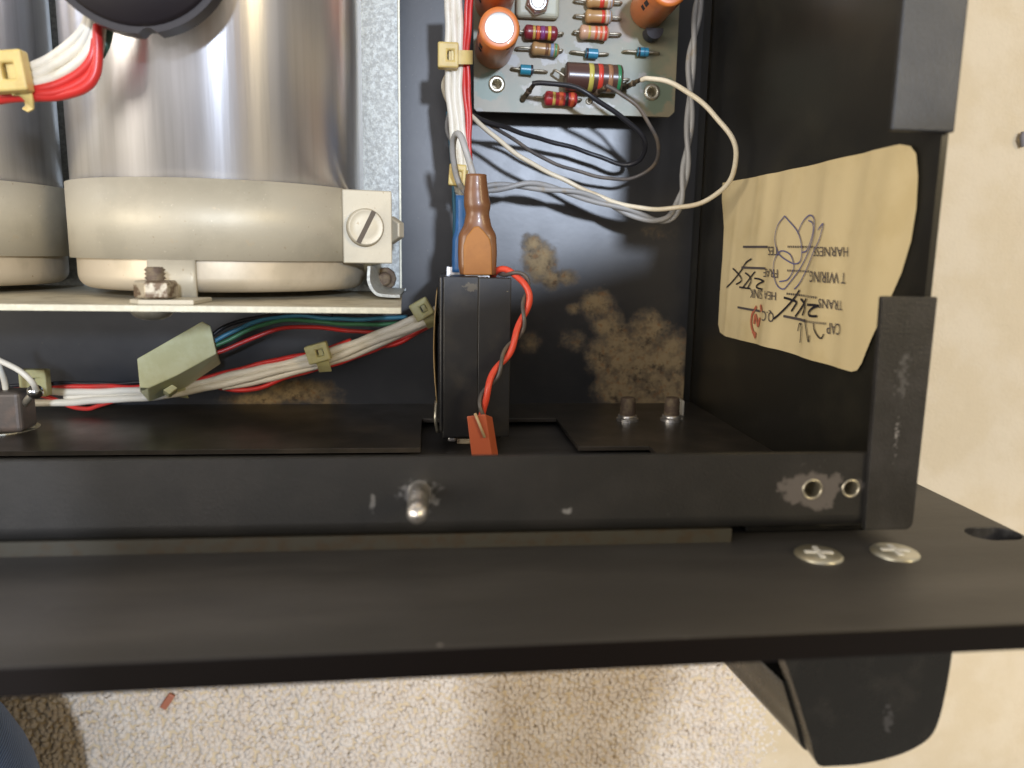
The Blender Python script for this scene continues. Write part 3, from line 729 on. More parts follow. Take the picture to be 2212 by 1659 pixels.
# ------------------------------------------------------------------ bracket behind the capacitors
br = thing('mounting_bracket', 'zinc plated sheet bracket whose upright edge runs in front of the can capacitors', 'bracket', (-5, plY, 1))
rt = at(866, 665, 9.3).x; rb = at(868, 640, 3.2).x
MB().prism([(-24, 1.05), (rb - 0.25, 1.05), (rb, 3.2), (rt, 9.28), (-24, 9.28)], [], XZ, plY - 0.12, plY).build('upright_plate', m_beige, br)
MB().box((-24, plY - 0.121, 9.281), (rt + 0.002, plY + 0.001, 9.305)).build('plate_edge', m_edge, br)
MB().box((-24, plY + 0.003, 1.05), (-1.35, 14, 1.25)).build('base_sheet', m_zinc, br)
zs = 3.0
sx1 = at(865, 300, zs).x
MB().box((-3.0, plY + 0.01, zs - 0.1), (sx1, 14, zs)).build('shelf', m_zinc, br, bevel=0.02, label='speckled galvanised shelf beside the capacitor')
MB().box((sx1 - 0.04, plY + 0.01, zs + 0.002), (sx1 + 0.01, 14, zs + 0.12)).build('shelf_lip', m_edge, br)
# turned-in edge of the sheet by the corner
c0 = at(797, 575, 6.6); c1 = at(797, 610, 6.6); c2 = at(812, 634, 6.6); c3 = at(835, 639, 6.6); c4 = at(864, 640, 6.6)
g = MB(); P = catmull([c0, c1, c2, c3, c4], 5); vs = []; fs = []
for i, p in enumerate(P):
    t = (P[min(i + 1, len(P) - 1)] - P[max(i - 1, 0)]).normalized(); q = Vector((-t.y, t.x, 0)) * 0.035
    for s_, z in ((1, 6.6), (-1, 6.6), (-1, 3.02), (1, 3.02)): vs.append(Vector((p.x, p.y, z)) + q * s_)
for i in range(len(P) - 1):
    for k in range(4):
        k2 = (k + 1) % 4; fs.append((i * 4 + k, i * 4 + k2, (i + 1) * 4 + k2, (i + 1) * 4 + k))
g.add(vs, fs).build('turned_edge', m_zinc, br)
rn = at(827, 612, 4.0)
MB().lathe([(0.30, 0), (0.33, 0.05), (0.33, 0.3), (0.2, 0.32), (0.2, 0.7), (0.15, 0.74)], (rn.x, rn.y + 0.1, 3.0), (0, 0, 1), 10, False).build('rusty_bolt', m_rust, br, bevel=0.03)
bx = at(337, 680, 8.7)
MB().lathe([(0.42, 0.0), (0.41, 0.05), (0.34, 0.13), (0.2, 0.19), (0.0, 0.21)], (bx.x, plY - 0.12, 8.9), (0, -1, 0), 28, True, cap=False).build('rivet_head', m_nickel, br)

# ------------------------------------------------------------------ black plastic cap above the big capacitor
cp = thing('terminal_cover', 'round black plastic cover with notched rim, high over the big capacitor at the top edge', 'cap', at(285, -130, 9))
cc = at(285, -148, 9.3)
R_ = cmx(184, 9.3)
outl = []
for k in range(96):
    a = 2 * math.pi * k / 96
    x = cc.x + R_ * math.sin(a); y = cc.y - R_ * math.cos(a)
    rr = 1.0
    dg = math.degrees(a)
    if 3 < dg < 9: rr = 0.945
    outl.append((cc.x + R_ * rr * math.sin(a), cc.y - R_ * rr * math.cos(a)))
m_cap = mat('black_cap_plastic', (0.014, 0.011, 0.014), 0.4, bump=0.05)
MB().prism(outl, [], XY, 8.9, 9.3).build('rim', m_cap, cp, bevel=0.04)
MB().lathe([(R_ * 0.93, 9.3), (R_ * 0.90, 9.42), (R_ * 0.2, 9.48), (0.0, 9.48)], (cc.x, cc.y, 0), (0, 0, 1), 64, True, cap=False).build('top', m_cap, cp)
MB().lathe([(R_ * 0.62, 0), (R_ * 0.68, 0.5), (R_ * 0.70, 0.9)], (cc.x - 0.05, cc.y - 0.25, 8.0), (0, 0, 1), 48, True).build('skirt', mat('dark_skirt', (0.02, 0.022, 0.022), 0.4), cp)

# ------------------------------------------------------------------ wires
def wire(path, r, m, parent, name='wire', label=None, seg=9):
    P = catmull([at(*p) for p in path], 9); ph = [rng.uniform(0, 6.28) for _ in range(6)]; L = 0.0
    for i in range(len(P)):
        if i: L += (P[i] - Q0).length
        Q0 = P[i].copy()
        P[i] = P[i] + Vector([0.017 * math.sin(L * 2.3 + ph[k]) + 0.009 * math.sin(L * 5.7 + ph[k + 3]) for k in range(3)])
    g = MB(); g.tube(P, r, seg, raw=True)
    return g.build(name, m, parent, label=label)
def zpath(pts, z): return [(p[0], p[1], p[2] if len(p) > 2 else z) for p in pts]
def tie(parent, px, py, z, w, h, rot, m, strap=None):
    """cable tie: buckle with its window, strap round the bundle"""
    c = at(px, py, z); W = cmx(w, z); Hh = cmx(h, z); a = math.radians(rot)
    u = Vector((math.cos(a), math.sin(a), 0)); v = Vector((-math.sin(a), math.cos(a), 0)); n = Vector((0, 0, 1))
    def fn(p, q, d): return c + u * p + v * q + n * d
    ox = [(-W / 2, -Hh / 2), (W / 2, -Hh / 2), (W / 2, Hh / 2), (-W / 2, Hh / 2)]
    ix = [(-W * 0.04, -Hh * 0.2), (W * 0.27, -Hh * 0.2), (W * 0.27, Hh * 0.18), (-W * 0.04, Hh * 0.18)]
    t = MB().prism(ox, [ix], fn, -0.16, 0.16).build('cable_tie', m, parent, bevel=0.045, seg=2)
    MB().cbox(c + u * W * 0.13 - n * 0.04, (W * 0.2, Hh * 0.36, 0.2), (u, v, n)).build('pawl', m, t)
    if strap:
        g = MB(); P = catmull([at(*s) for s in strap], 5); vs = []; fs = []
        hw_ = Hh * 0.27 if abs(rot) < 45 else W * 0.27
        sw = v
        for i, p in enumerate(P):
            tt = (P[min(i + 1, len(P) - 1)] - P[max(i - 1, 0)]).normalized(); nn = tt.cross(sw).normalized() * 0.03
            vs += [p + sw * hw_ + nn, p - sw * hw_ + nn, p - sw * hw_ - nn, p + sw * hw_ - nn]
        for i in range(len(P) - 1):
            for k in range(4):
                k2 = (k + 1) % 4; fs.append((i * 4 + k, i * 4 + k2, (i + 1) * 4 + k2, (i + 1) * 4 + k))
        fs += [(0, 1, 2, 3), tuple(len(vs) - 4 + k for k in (3, 2, 1, 0))]
        g.add(vs, fs).build('strap', m, t)
    return t
# -- upright harness left of the circuit board
h1 = thing('wire_harness', 'straight bundle of white and red wires running along the left side of the circuit board', 'wire harness', at(990, 200, 3))
for pts, r, m in ((((966, -40), (967, 60), (968, 120), (970, 200), (974, 260), (982, 330), (986, 375), (990, 415, 3.4)), 0.095, m_white),
                  (((980, -40), (980, 60), (981, 120), (983, 200), (987, 260), (993, 330), (997, 375), (998, 430, 3.4)), 0.10, m_white),
                  (((993, -40), (993, 60), (993, 120), (994, 200), (998, 260), (1004, 330), (1010, 380), (1014, 420, 3.2)), 0.09, m_white),
                  (((1010, -40), (1005, 60), (1003, 120), (1004, 200), (1008, 260), (1012, 330), (1015, 370), (1018, 410, 3.2)), 0.062, m_red),
                  (((1018, -40), (1014, 60), (1011, 120), (1012, 200), (1014, 260), (1016, 330), (1018, 370), (1021, 420, 3.1)), 0.062, m_red)):
    wire(zpath(pts, 3.7), r, m, h1)
wire(zpath([(985, 100), (972, 150), (961, 180), (963, 205), (975, 235), (985, 255)], 3.25), 0.075, m_cream, h1)
wire(zpath([(985, 215), (970, 245), (964, 270), (968, 292), (985, 315)], 3.2), 0.055, m_grey, h1)
wire(zpath([(968, 240), (973, 300), (977, 350), (979, 400), (981, 440), (984, 520)], 2.9), 0.055, m_blue, h1)
tie(h1, 968, 121, 3.92, 42, 50, 0, m_tie, [(975, 124, 4.0), (995, 124, 3.98), (1012, 124, 3.9), (1019, 124, 3.7), (1016, 124, 3.4)])
tie(h1, 988, 379, 3.95, 36, 44, -4, m_tie, [(990, 380, 4.0), (1002, 380, 3.95), (1012, 380, 3.7)])
# -- slanting harness across the floor
h2 = thing('wire_harness', 'slanting bundle of white and red wires crossing the floor below the bracket', 'wire harness', at(500, 820, 2.4))
def zz(pts, lift=0.0): return [(p[0], p[1], 2.3 + 1.2 * max(0, p[0]) / 940 + lift) for p in pts]
for pts, r, m, l in ((((30, 848), (110, 846), (200, 846), (300, 844), (420, 830), (550, 799), (690, 767), (800, 727), (900, 688), (950, 664)), 0.11, m_white, 0.05),
                     (((40, 871), (150, 868), (240, 864), (310, 858), (420, 844), (550, 813), (690, 781), (800, 742), (905, 700), (955, 676)), 0.11, m_white, 0.12),
                     (((140, 858), (240, 855), (310, 850), (420, 838), (550, 806), (690, 774), (800, 735), (900, 695), (950, 670)), 0.10, m_white, 0.0),
                     (((480, 838), (560, 822), (690, 790), (800, 752), (890, 712), (950, 685)), 0.10, m_white, 0.02),
                     (((30, 842), (100, 837), (200, 835), (300, 835), (400, 826), (500, 801), (600, 778), (690, 759), (760, 735)), 0.07, m_red, 0.0),
                     (((85, 855), (120, 864), (160, 879), (190, 882), (215, 874), (270, 862)), 0.065, m_red, 0.10),
                     (((470, 838), (520, 842), (560, 837), (620, 816), (690, 795), (800, 760), (880, 724), (940, 694)), 0.07, m_red, -0.05),
                     (((800, 752), (850, 745), (900, 718), (950, 690)), 0.07, m_red, -0.1),
                     (((20, 832), (100, 829), (200, 828), (310, 826)), 0.05, m_blackw, -0.1)):
    wire(zz(pts, l), r, m, h2)
tie(h2, 76, 826, 2.8, 54, 56, 0, m_tie2)
tie(h2, 687, 762, 3.6, 48, 40, 16, m_tie2, [(690, 760, 3.68), (700, 786, 3.6), (704, 800, 3.3)] and None)
g = MB(); 
def strap_v(parent, pts, w, m):
    P = catmull([at(*s) for s in pts], 5); vs = []; fs = []
    for i, p in enumerate(P):
        tt = (P[min(i + 1, len(P) - 1)] - P[max(i - 1, 0)]).normalized()
        sw = tt.cross(Vector((0, 0, 1))).normalized() * w / 2; nn = Vector((0, 0, 0.03))
        vs += [p + sw + nn, p - sw + nn, p - sw - nn, p + sw - nn]
    for i in range(len(P) - 1):
        for k in range(4):
            k2 = (k + 1) % 4; fs.append((i * 4 + k, i * 4 + k2, (i + 1) * 4 + k2, (i + 1) * 4 + k))
    fs += [(0, 1, 2, 3), tuple(len(vs) - 4 + k for k in (3, 2, 1, 0))]
    return MB().add(vs, fs).build('tie_strap', m, parent, bevel=0.015)
strap_v(h2, [(690, 765, 3.62), (698, 785, 3.58), (703, 803, 3.35)], 0.36, m_tie2)
tie(h2, 911, 668, 3.95, 42, 40, 30, m_tie2)
strap_v(h2, [(916, 672, 3.9), (930, 692, 3.88), (936, 706, 3.6)], 0.34, m_tie2)
strap_v(h2, [(380, 832, 2.95), (388, 848, 2.98), (392, 858, 2.8)], 0.4, m_tie2)
# -- wires that bend up under the black cap
h3 = thing('wire_harness', 'short bundle of white and red wires bending up under the round black cover', 'wire harness', at(110, 160, 9))
for pts, r, m in ((((-60, 190), (0, 172), (55, 148), (110, 122), (155, 95), (184, 62), (196, 30), (200, 0)), 0.10, m_white),
                  (((-60, 200), (0, 182), (58, 164), (110, 146), (160, 115), (188, 80), (198, 40), (204, 0)), 0.10, m_white),
                  (((-60, 205), (0, 190), (58, 182), (105, 173), (155, 147), (190, 112), (202, 70), (206, 20)), 0.105, m_white),
                  (((-60, 214), (0, 203), (60, 198), (115, 188), (165, 163), (193, 128), (202, 80), (204, 20)), 0.10, m_red),
                  (((-60, 228), (0, 214), (80, 206), (140, 203), (182, 190), (205, 160), (209, 110), (208, 60), (208, 10)), 0.105, m_red),
                  (((-60, 222), (0, 210), (70, 203), (125, 197), (175, 178), (200, 145), (206, 95), (207, 20)), 0.10, m_red)):
    wire(zpath(pts, 8.55), r, m, h3)
wire(zpath([(228, 20), (226, 70), (222, 105), (212, 132)], 8.3), 0.06, m_white, h3)
wire(zpath([(238, 20), (238, 60), (232, 95), (218, 122)], 8.25), 0.08, mat('wire_dark_green', (0.04, 0.105, 0.07), 0.4), h3)
tie(h3, 16, 156, 8.85, 76, 76, 6, m_tie)
strap_v(h3, [(20, 175, 8.8), (48, 200, 8.75), (58, 222, 8.5), (70, 224, 8.2)], 0.34, m_tie)
# -- nylon connector with its own wires
nc_ = thing('wire_connector', 'pale green nylon plug with blue, green and red wires, lying across the white bundle', 'connector', at(385, 785, 2.6))
top = [(296, 775), (437, 694), (455, 704), (468, 764), (380, 812), (322, 838), (302, 838)]
bot = [(300, 778), (438, 702), (457, 712), (477, 786), (400, 838), (322, 868), (302, 845)]
def loft(m, a, za, b, zb, name, parent, bevel=0.03):
    n = len(a); vs = [at(p[0], p[1], za) for p in a] + [at(p[0], p[1], zb) for p in b]
    fs = [tuple(range(n)), tuple(range(2 * n - 1, n - 1, -1))] + [(i, n + i, n + (i + 1) % n, (i + 1) % n) for i in range(n)]
    return MB().add(vs, fs).build(name, m, parent, bevel=bevel)
loft(m_molex, top, 4.1, bot, 3.0, 'housing', nc_)
loft(m_molex, [(352, 842), (372, 830), (384, 838), (366, 852)], 3.9, [(352, 850), (372, 838), (386, 846), (366, 860)], 3.4, 'latch', nc_)
for pts, m in ((((455, 742), (500, 717), (560, 693), (640, 683), (720, 687), (800, 690), (880, 684)), m_blue),
               (((458, 750), (510, 725), (570, 701), (640, 692), (720, 697), (800, 702), (880, 698)), m_green),
               (((460, 766), (520, 740), (580, 717), (650, 707), (720, 710), (800, 718), (860, 716)), m_red),
               (((452, 733), (485, 706), (530, 690), (590, 680), (650, 676), (720, 680)), m_blackw)):
    wire([(p[0], p[1], 3.5 - 0.7 * min(1, max(0, (p[0] - 455) / 200))) for p in pts], 0.062, m, nc_)
# -- twisted grey pair along the right of the board and across the floor
tp = thing('twisted_wire_pair', 'twisted pair of grey wires passing right of the circuit board and back across the floor', 'wire pair', at(1440, 470, 2))
cen = catmull([at(*p) for p in zpath([(1518, -60), (1502, 60), (1493, 130), (1490, 250), (1482, 350), (1472, 420), (1452, 466), (1418, 476), (1370, 462), (1300, 436), (1230, 415), (1150, 401), (1100, 402), (1040, 408)], 2.9)], 14)
Ls = [0.0]
for i in range(1, len(cen)): Ls.append(Ls[-1] + (cen[i] - cen[i - 1]).length)
for ph in (0, math.pi):
    P = []
    for i, p in enumerate(cen):
        t = (cen[min(i + 1, len(cen) - 1)] - cen[max(i - 1, 0)]).normalized(); s_ = t.cross(Vector((0, 0, 1))).normalized(); a = Ls[i] * 2 * math.pi / 2.7 + ph + 0.4 * math.sin(Ls[i])
        P.append(p + s_ * math.cos(a) * 0.075 + Vector((0, 0, 1)) * math.sin(a) * 0.075)
    MB().tube(P, 0.078, 9, raw=True).build('wire', m_grey, tp)
# -- single leads of the board
wl_ = thing('wire', 'single cream white wire looping from the board far out to the right wall and back', 'wire', at(1588, 330, 4), 'single leads soldered to the board')
wire([(1385, 172, 3.6), (1400, 168, 3.8), (1440, 176, 4.2), (1490, 203, 4.7), (1545, 250, 5.1), (1583, 300, 5.3), (1591, 345, 5.2), (1572, 395, 4.8), (1530, 430, 4.2), (1470, 448, 3.6), (1400, 452, 3.2), (1330, 436, 2.9), (1240, 400, 2.7), (1150, 353, 2.8), (1080, 305, 3.0), (1040, 272, 3.2), (1010, 245, 3.4)], 0.068, m_cream, wl_, 'insulation')
bl = thing('wire', 'single black wire curling from the left solder post below the board', 'wire', at(1390, 330, 3), 'single leads soldered to the board')
wire([(1152, 180, 3.5), (1175, 180, 3.6), (1235, 188, 3.7), (1290, 215, 3.7), (1345, 253, 3.5), (1382, 290, 3.2), (1393, 322, 2.8), (1380, 347, 2.4), (1345, 354, 2.1), (1290, 338, 2.0), (1200, 308, 2.1), (1110, 283, 2.5), (1050, 263, 3.0), (1005, 240, 3.3)], 0.07, m_blackw, bl, 'insulation')
gl = thing('wire', 'single thin brownish grey wire making the lower loop below the board', 'wire', at(1415, 330, 3), 'single leads soldered to the board')
wire([(1308, 186, 3.7), (1335, 200, 3.8), (1380, 232, 3.8), (1410, 280, 3.6), (1422, 320, 3.3), (1415, 352, 2.9), (1390, 376, 2.5), (1345, 386, 2.2), (1280, 379, 2.1), (1200, 354, 2.1), (1120, 308, 2.3), (1070, 278, 2.7), (1010, 245, 3.2)], 0.055, m_dgrey, gl, 'insulation')

# ------------------------------------------------------------------ circuit board
BZ = 2.35
pcb = thing('circuit_board', 'grey green circuit board with resistors, diodes and orange capacitors raised over the chassis floor', 'circuit board', at(1240, 120, FZ))
b0 = at(1024, 240, BZ); b1 = at(1456, 253, BZ); b2 = at(1471, -60, BZ); b3 = at(1020, -60, BZ)
e1h = at(1073, 182, BZ); e2h = at(1408, 199, BZ)
MB().prism([(b0.x, b0.y + 0.08), (b0.x + 0.08, b0.y), (b1.x - 0.15, b1.y), (b1.x, b1.y + 0.15), (b2.x, b2.y + 2), (b3.x, b3.y + 2)], [circle(e1h.x, e1h.y, 0.14), circle(e2h.x, e2h.y, 0.14)], XY, BZ - 0.16, BZ).build('board', m_board, pcb)
for c in (e1h, e2h):
    MB().lathe([(0.13, -0.5), (0.13, 0.03), (0.16, 0.05), (0.235, 0.03), (0.245, 0.005)], c, (0, 0, 1), 28, True, cap=False).build('eyelet', m_nickel, pcb)
    MB().lathe([(0.16, 0.0), (0.16, 0.85)], (c.x, c.y, FZ), (0, 0, 1), 16, True).build('standoff', m_tin, pcb)
BANDM = {}
def bm_(c, rough=0.32):
    k = tuple(c)
    if k not in BANDM: BANDM[k] = mat('band_paint_%d' % len(BANDM), c, rough, spec=0.8)
    return BANDM[k]
def resistor(x0, x1, y0, y1, dia, body, bands, l0, l1, z=None, flat=False, waist=True, name='resistor', label=None, rough=0.32):
    """axial part: x0,y0 and x1,y1 the ends of the body in the photograph, l0/l1 the ends of the leads"""
    r = cmx(dia, BZ + 0.3) / 2; zc = (z if z is not None else BZ + r + 0.03)
    A = at(x0, y0, zc); B = at(x1, y1, zc); ax = B - A; L = ax.length
    if waist: prof = [(0.0, 0), (r * 0.6, 0.0), (r * 0.95, L * 0.05), (r, L * 0.12), (r * 0.97, L * 0.2), (r * 0.90, L * 0.27), (r * 0.90, L * 0.73), (r * 0.97, L * 0.8), (r, L * 0.88), (r * 0.95, L * 0.95), (r * 0.6, L), (0.0, L)]
    else: prof = [(0.0, 0), (r * 0.9, 0.0), (r, L * 0.02), (r, L * 0.045), (r, L * 0.2), (r, L * 0.5), (r, L * 0.955), (r, L * 0.98), (r * 0.9, L), (0.0, L)]
    def rad(t):
        for i in range(len(prof) - 1):
            if prof[i][1] <= t <= prof[i + 1][1] and prof[i + 1][1] > prof[i][1]:
                q = (t - prof[i][1]) / (prof[i + 1][1] - prof[i][1]); return prof[i][0] + (prof[i + 1][0] - prof[i][0]) * q
        return r
    o = MB().lathe(prof, A, ax, 24, True, cap=False).build(name, bm_(body, rough), pcb, label=label)
    for t, w, c in bands:
        t0 = (t - w / 2) * L; t1 = (t + w / 2) * L
        MB().lathe([(rad(t0) + 0.001, t0), (rad(t0) + 0.006, t0 + 0.003), (rad((t0 + t1) / 2) + 0.006, (t0 + t1) / 2), (rad(t1) + 0.006, t1 - 0.003), (rad(t1) + 0.001, t1)], A, ax, 24, True, cap=False).build('band', bm_(c, rough), o)
    for e, p in ((A, l0), (B, l1)):
        q = at(p[0], p[1], BZ)
        MB().tube([e, e.lerp(Vector((q.x, q.y, zc)), 0.75), Vector((q.x, q.y, zc - 0.08)), Vector((q.x, q.y, BZ - 0.05))], 0.036, 7, 5).build('lead', m_tin, o)
    return o
GOLD = (0.60, 0.42, 0.10); YEL = (0.75, 0.50, 0.05); REDB = (0.60, 0.05, 0.03); ORB = (0.72, 0.13, 0.05); VIO = (0.25, 0.06, 0.22); BRN = (0.20, 0.09, 0.04); GRN = (0.10, 0.30, 0.13); BLU = (0.25, 0.33, 0.50); GRY = (0.33, 0.34, 0.38); BLKB = (0.04, 0.025, 0.03)
MAR = (0.24, 0.022, 0.035); TAN = (0.46, 0.27, 0.11); PNK = (0.62, 0.37, 0.24); CRIM = (0.42, 0.025, 0.035)
resistor(1132, 1204, 69, 73, 29, MAR, [(0.29, 0.08, GOLD), (0.41, 0.09, ORB), (0.55, 0.12, VIO), (0.745, 0.09, YEL)], (1108, 70), (1214, 76), label='maroon resistor with gold, orange, violet and yellow bands')
resistor(1148, 1207, 104, 110, 27, TAN, [(0.55, 0.12, BRN), (0.74, 0.11, BLU), (0.90, 0.14, GRN)], (1114, 107), (1213, 112), label='tan resistor with brown, blue and green bands')
resistor(1176, 1246, 212, 216, 30, CRIM, [(0.28, 0.09, GOLD), (0.50, 0.13, ORB), (0.67, 0.10, BLKB), (0.84, 0.12, ORB)], (1154, 213), (1253, 218), label='crimson resistor at the lower edge of the board')
resistor(1264, 1321, 35, 37, 27, TAN, [(0.66, 0.12, REDB), (0.80, 0.08, (0.55, 0.50, 0.45)), (0.92, 0.10, GRY)], (1240, 37), (1338, 43), label='tan resistor with red and grey bands')
resistor(1252, 1314, 69, 73, 29, PNK, [(0.32, 0.08, GOLD), (0.55, 0.08, ORB), (0.72, 0.08, ORB), (0.88, 0.09, REDB)], (1238, 72), (1338, 78), label='pinkish resistor with gold and red bands')
resistor(1267, 1325, 2, 4, 27, TAN, [(0.55, 0.16, REDB), (0.80, 0.08, (0.55, 0.50, 0.45)), (0.92, 0.10, GRY)], (1240, 4), (1340, 10), label='tan resistor at the top edge of the picture')
resistor(1221, 1341, 165, 172, 56, (0.085, 0.040, 0.032), [(0.435, 0.085, (0.55, 0.48, 0.10)), (0.60, 0.085, (0.62, 0.05, 0.03)), (0.775, 0.08, (0.33, 0.16, 0.08)), (0.945, 0.085, (0.03, 0.22, 0.09))], (1194, 158), (1352, 178), waist=False, rough=0.30, label='large dark brown resistor with yellow, red, brown and green bands')
DB = (0.03, 0.22, 0.36)
for a in ((1265, 1291, 115, 117, 20, DB, [(0.10, 0.18, BLKB)], (1232, 114), (1312, 119)), (1377, 1400, 112, 113, 18, DB, [(0.12, 0.18, BLKB), (0.6, 0.1, (0.02, 0.12, 0.25))], (1345, 113), (1421, 117)), (1124, 1151, 150, 152, 20, (0.03, 0.26, 0.38), [(0.90, 0.16, BLKB)], (1104, 150), (1180, 157))):
    resistor(*a, waist=False, name='diode')
# orange electrolytic capacitors standing on end
def electro(px, py, dia, zt, name_label, marks=True):    # stands upright on the board
    c = at(px, py, zt); r = cmx(dia, zt) / 2
    o = MB().lathe([(r * 0.94, BZ), (r, BZ + 0.08), (r, zt - 0.1), (r * 0.97, zt - 0.02), (r * 0.86, zt), (r * 0.72, zt)], (c.x, c.y, 0), (0, 0, 1), 40, True).build('electrolytic_capacitor', m_orcap, pcb, label=name_label)
    MB().lathe([(r * 0.72, zt), (r * 0.72, zt + 0.006), (r * 0.68, zt + 0.012), (0, zt + 0.012)], (c.x, c.y, 0), (0, 0, 1), 40, True, cap=False).build('bare_top', m_captop, o)
    if marks:
        g = MB()
        for a0, a1, z0, z1 in ((-0.25, 0.22, zt - 0.14, zt + 0.003), (0.30, 0.42, zt - 0.5, zt - 0.1), (2.75, 3.0, zt - 0.3, zt - 0.03), (3.15, 3.35, zt - 0.35, zt - 0.05), (-0.95, -0.7, zt - 0.16, zt - 0.04), (-1.2, -1.02, zt - 0.16, zt - 0.06), (3.6, 3.85, zt - 0.8, zt - 0.5), (3.6, 3.85, zt - 1.1, zt - 0.9)):
            vs = []; fs = []; n = 6
            for i in range(n + 1):
                a = a0 + (a1 - a0) * i / n
                for z in (z0, z1): vs.append((c.x + (r + 0.006) * math.cos(a), c.y + (r + 0.006) * math.sin(a), min(z, zt - 0.06)))
            for i in range(n): fs.append((2 * i, 2 * i + 2, 2 * i + 3, 2 * i + 1))
            g.add(vs, fs)
        g.build('printed_mark', m_ink, o)
    return o
electro(1079, 60, 84, 4.55, 'orange electrolytic capacitor near the left edge of the board, bare top shining')
electro(1079, -52, 84, 4.55, 'orange electrolytic capacitor cut by the top edge, above the left one')
electro(1448, -34, 84, 4.55, 'orange electrolytic capacitor at the upper right of the board')
# pale square pad with a hexagon nut
pz = at(1160, 12, BZ); w2 = cmx(88, BZ) / 2
pad = MB().box((pz.x - w2, at(1160, 38, BZ + .25).y, BZ + 0.002), (pz.x + w2, pz.y + 1.0, BZ + 0.28)).build('mounting_pad', mat('pale_plastic_pad', (0.50, 0.50, 0.38), 0.4, trans=0.1), pcb, bevel=0.12, seg=3)
nq = at(1162, 3, BZ + 0.5)
MB().lathe([(0.30, BZ + 0.28), (0.34, BZ + 0.31), (0.34, BZ + 0.44), (0.29, BZ + 0.50)], (nq.x, nq.y, 0), (0, 0, 1), 6, False, a0=0.3).build('hex_nut', m_steel, pad, bevel=0.02)
MB().lathe([(0.27, BZ + 0.50), (0.27, BZ + 0.55), (0.17, BZ + 0.55), (0.15, BZ + 0.50), (0.0, BZ + 0.48)], (nq.x, nq.y, 0), (0, 0, 1), 28, True, cap=False).build('collar', m_captop, pad)
tq = at(1413, 66, BZ + 0.5); tr = cmx(36, BZ + 0.5) / 2
tpz = [(tq.x + tr * math.cos(a), tq.y + tr * math.sin(a)) for a in [math.radians(170 + 200 * k / 16) for k in range(17)]]
MB().prism(tpz, [], XY, BZ + 0.15, BZ + 0.6).build('transistor', m_ink, pcb, bevel=0.02, label='small black half round transistor')
# solder posts at the lower edge
for (p0, p1, zt) in (((1128, 216), (1155, 180), 3.45), ((1276, 212), (1308, 188), 3.6), ((1345, 192), (1388, 170), 3.6)):
    A = at(*p0, BZ); B = at(*p1, zt)
    ps = MB().tube([A, A.lerp(B, 0.5), B], lambda t: 0.085 - 0.03 * t, 9, 6).build('solder_post', mat('charred_post', (0.07, 0.055, 0.04), 0.6, 0.3, col2=(0.20, 0.15, 0.09), vscale=500, bump=0.4, bscale=700), pcb)
    MB().lathe([(0.0, -0.09), (0.07, -0.06), (0.095, 0), (0.07, 0.06), (0.0, 0.09)], A.lerp(B, 0.55), B - A, 12, True, cap=False).build('solder', m_rust, ps)
qd = at(1272, 219, BZ)
MB().lathe([(0.10, 0.0), (0.09, 0.05), (0.05, 0.06), (0.04, 0.0)], qd, (0, 0, 1), 18, True, cap=False).build('empty_pad', m_tin, pcb)

# ------------------------------------------------------------------ circuit breaker
bk = thing('circuit_breaker', 'black bakelite power breaker with a tan side label, reaching through the front plate cut-out', 'circuit breaker', at(1030, 770, 3.2))
T0 = 6.2
def hx(z0, z1, pts): return [at(p[0], p[1], z1) for p in pts]
a0_ = at(958, 597, T0); a1_ = at(1034, 597, T0); a2_ = at(1105, 597, T0); yf = at(1030, 944, T0).y
MB().box((a0_.x, yf, 3.1), (a1_.x - 0.001, a0_.y, T0)).build('case_half', m_bake, bk, bevel=0.02, seg=2)
MB().box((a1_.x + 0.001, yf, 3.1), (a2_.x, a0_.y - 0.02, T0 - 0.006)).build('case_half', m_bake, bk, bevel=0.02, seg=2)
MB().box((a0_.x - 0.10, yf + 0.1, 3.2), (a0_.x + 0.005, a0_.y - 0.0, T0 - 0.12)).build('side_cover', m_bake, bk, bevel=0.04)
l0 = at(945, 628, 5.6); l1 = at(945, 866, 5.6)
xl = a0_.x - 0.104
g = MB(); vs = []; fs = []
for i in range(13):
    t = i / 12; y = l0.y + (l1.y - l0.y) * t; bow = 0.05 + 0.08 * math.sin(math.pi * t)
    for x, z in ((xl - bow, 5.9), (xl - bow - 0.025, 5.9), (xl - 0.06, 3.5), (xl - 0.035, 3.5)): vs.append((x, y, z))
for i in range(12):
    for k in range(4):
        k2 = (k + 1) % 4; fs.append((i * 4 + k, i * 4 + k2, (i + 1) * 4 + k2, (i + 1) * 4 + k))
fs += [(0, 1, 2, 3), (51, 50, 49, 48)]
g.add(vs, fs, True).build('side_label', m_tan, bk, label='tan paper label on the breaker side')
rv = at(976, 953, 5.2)
MB().box((a0_.x - 0.02, yf - 0.18, 3.4), (a2_.x - 0.15, yf + 0.01, 5.6)).build('mounting_face', m_bake, bk, bevel=0.03)
MB().cbox((rv.x, yf - 0.22, 5.45), (0.22, 0.14, 0.22)).build('rivet', m_steel, bk, bevel=0.04)
rb2 = at(1000, 968, 5.6)
MB().box((rb2.x - 0.16, yf - 0.32, 4.4), (rb2.x + 0.2, yf - 0.17, 5.7)).build('spring_clip', m_rustnut, bk, bevel=0.03)
sx = at(943, 915, 5.2)
MB().tube([Vector((sx.x, yf + 0.75, 5.1)), Vector((sx.x - 0.03, yf + 0.3, 5.3)), Vector((sx.x + 0.03, yf - 0.1, 5.2))], 0.05, 7, 5).build('clip_wire', m_nickel, bk)
for px, z, w in ((1031, 5.45, 0.64), (990, 4.35, 0.62)):
    p = at(px, 596, z)
    MB().box((p.x - w / 2, a0_.y - 0.1, z - 0.05), (p.x + w / 2, a0_.y + 0.2, z + 0.05)).build('blade_terminal', m_steel, bk)
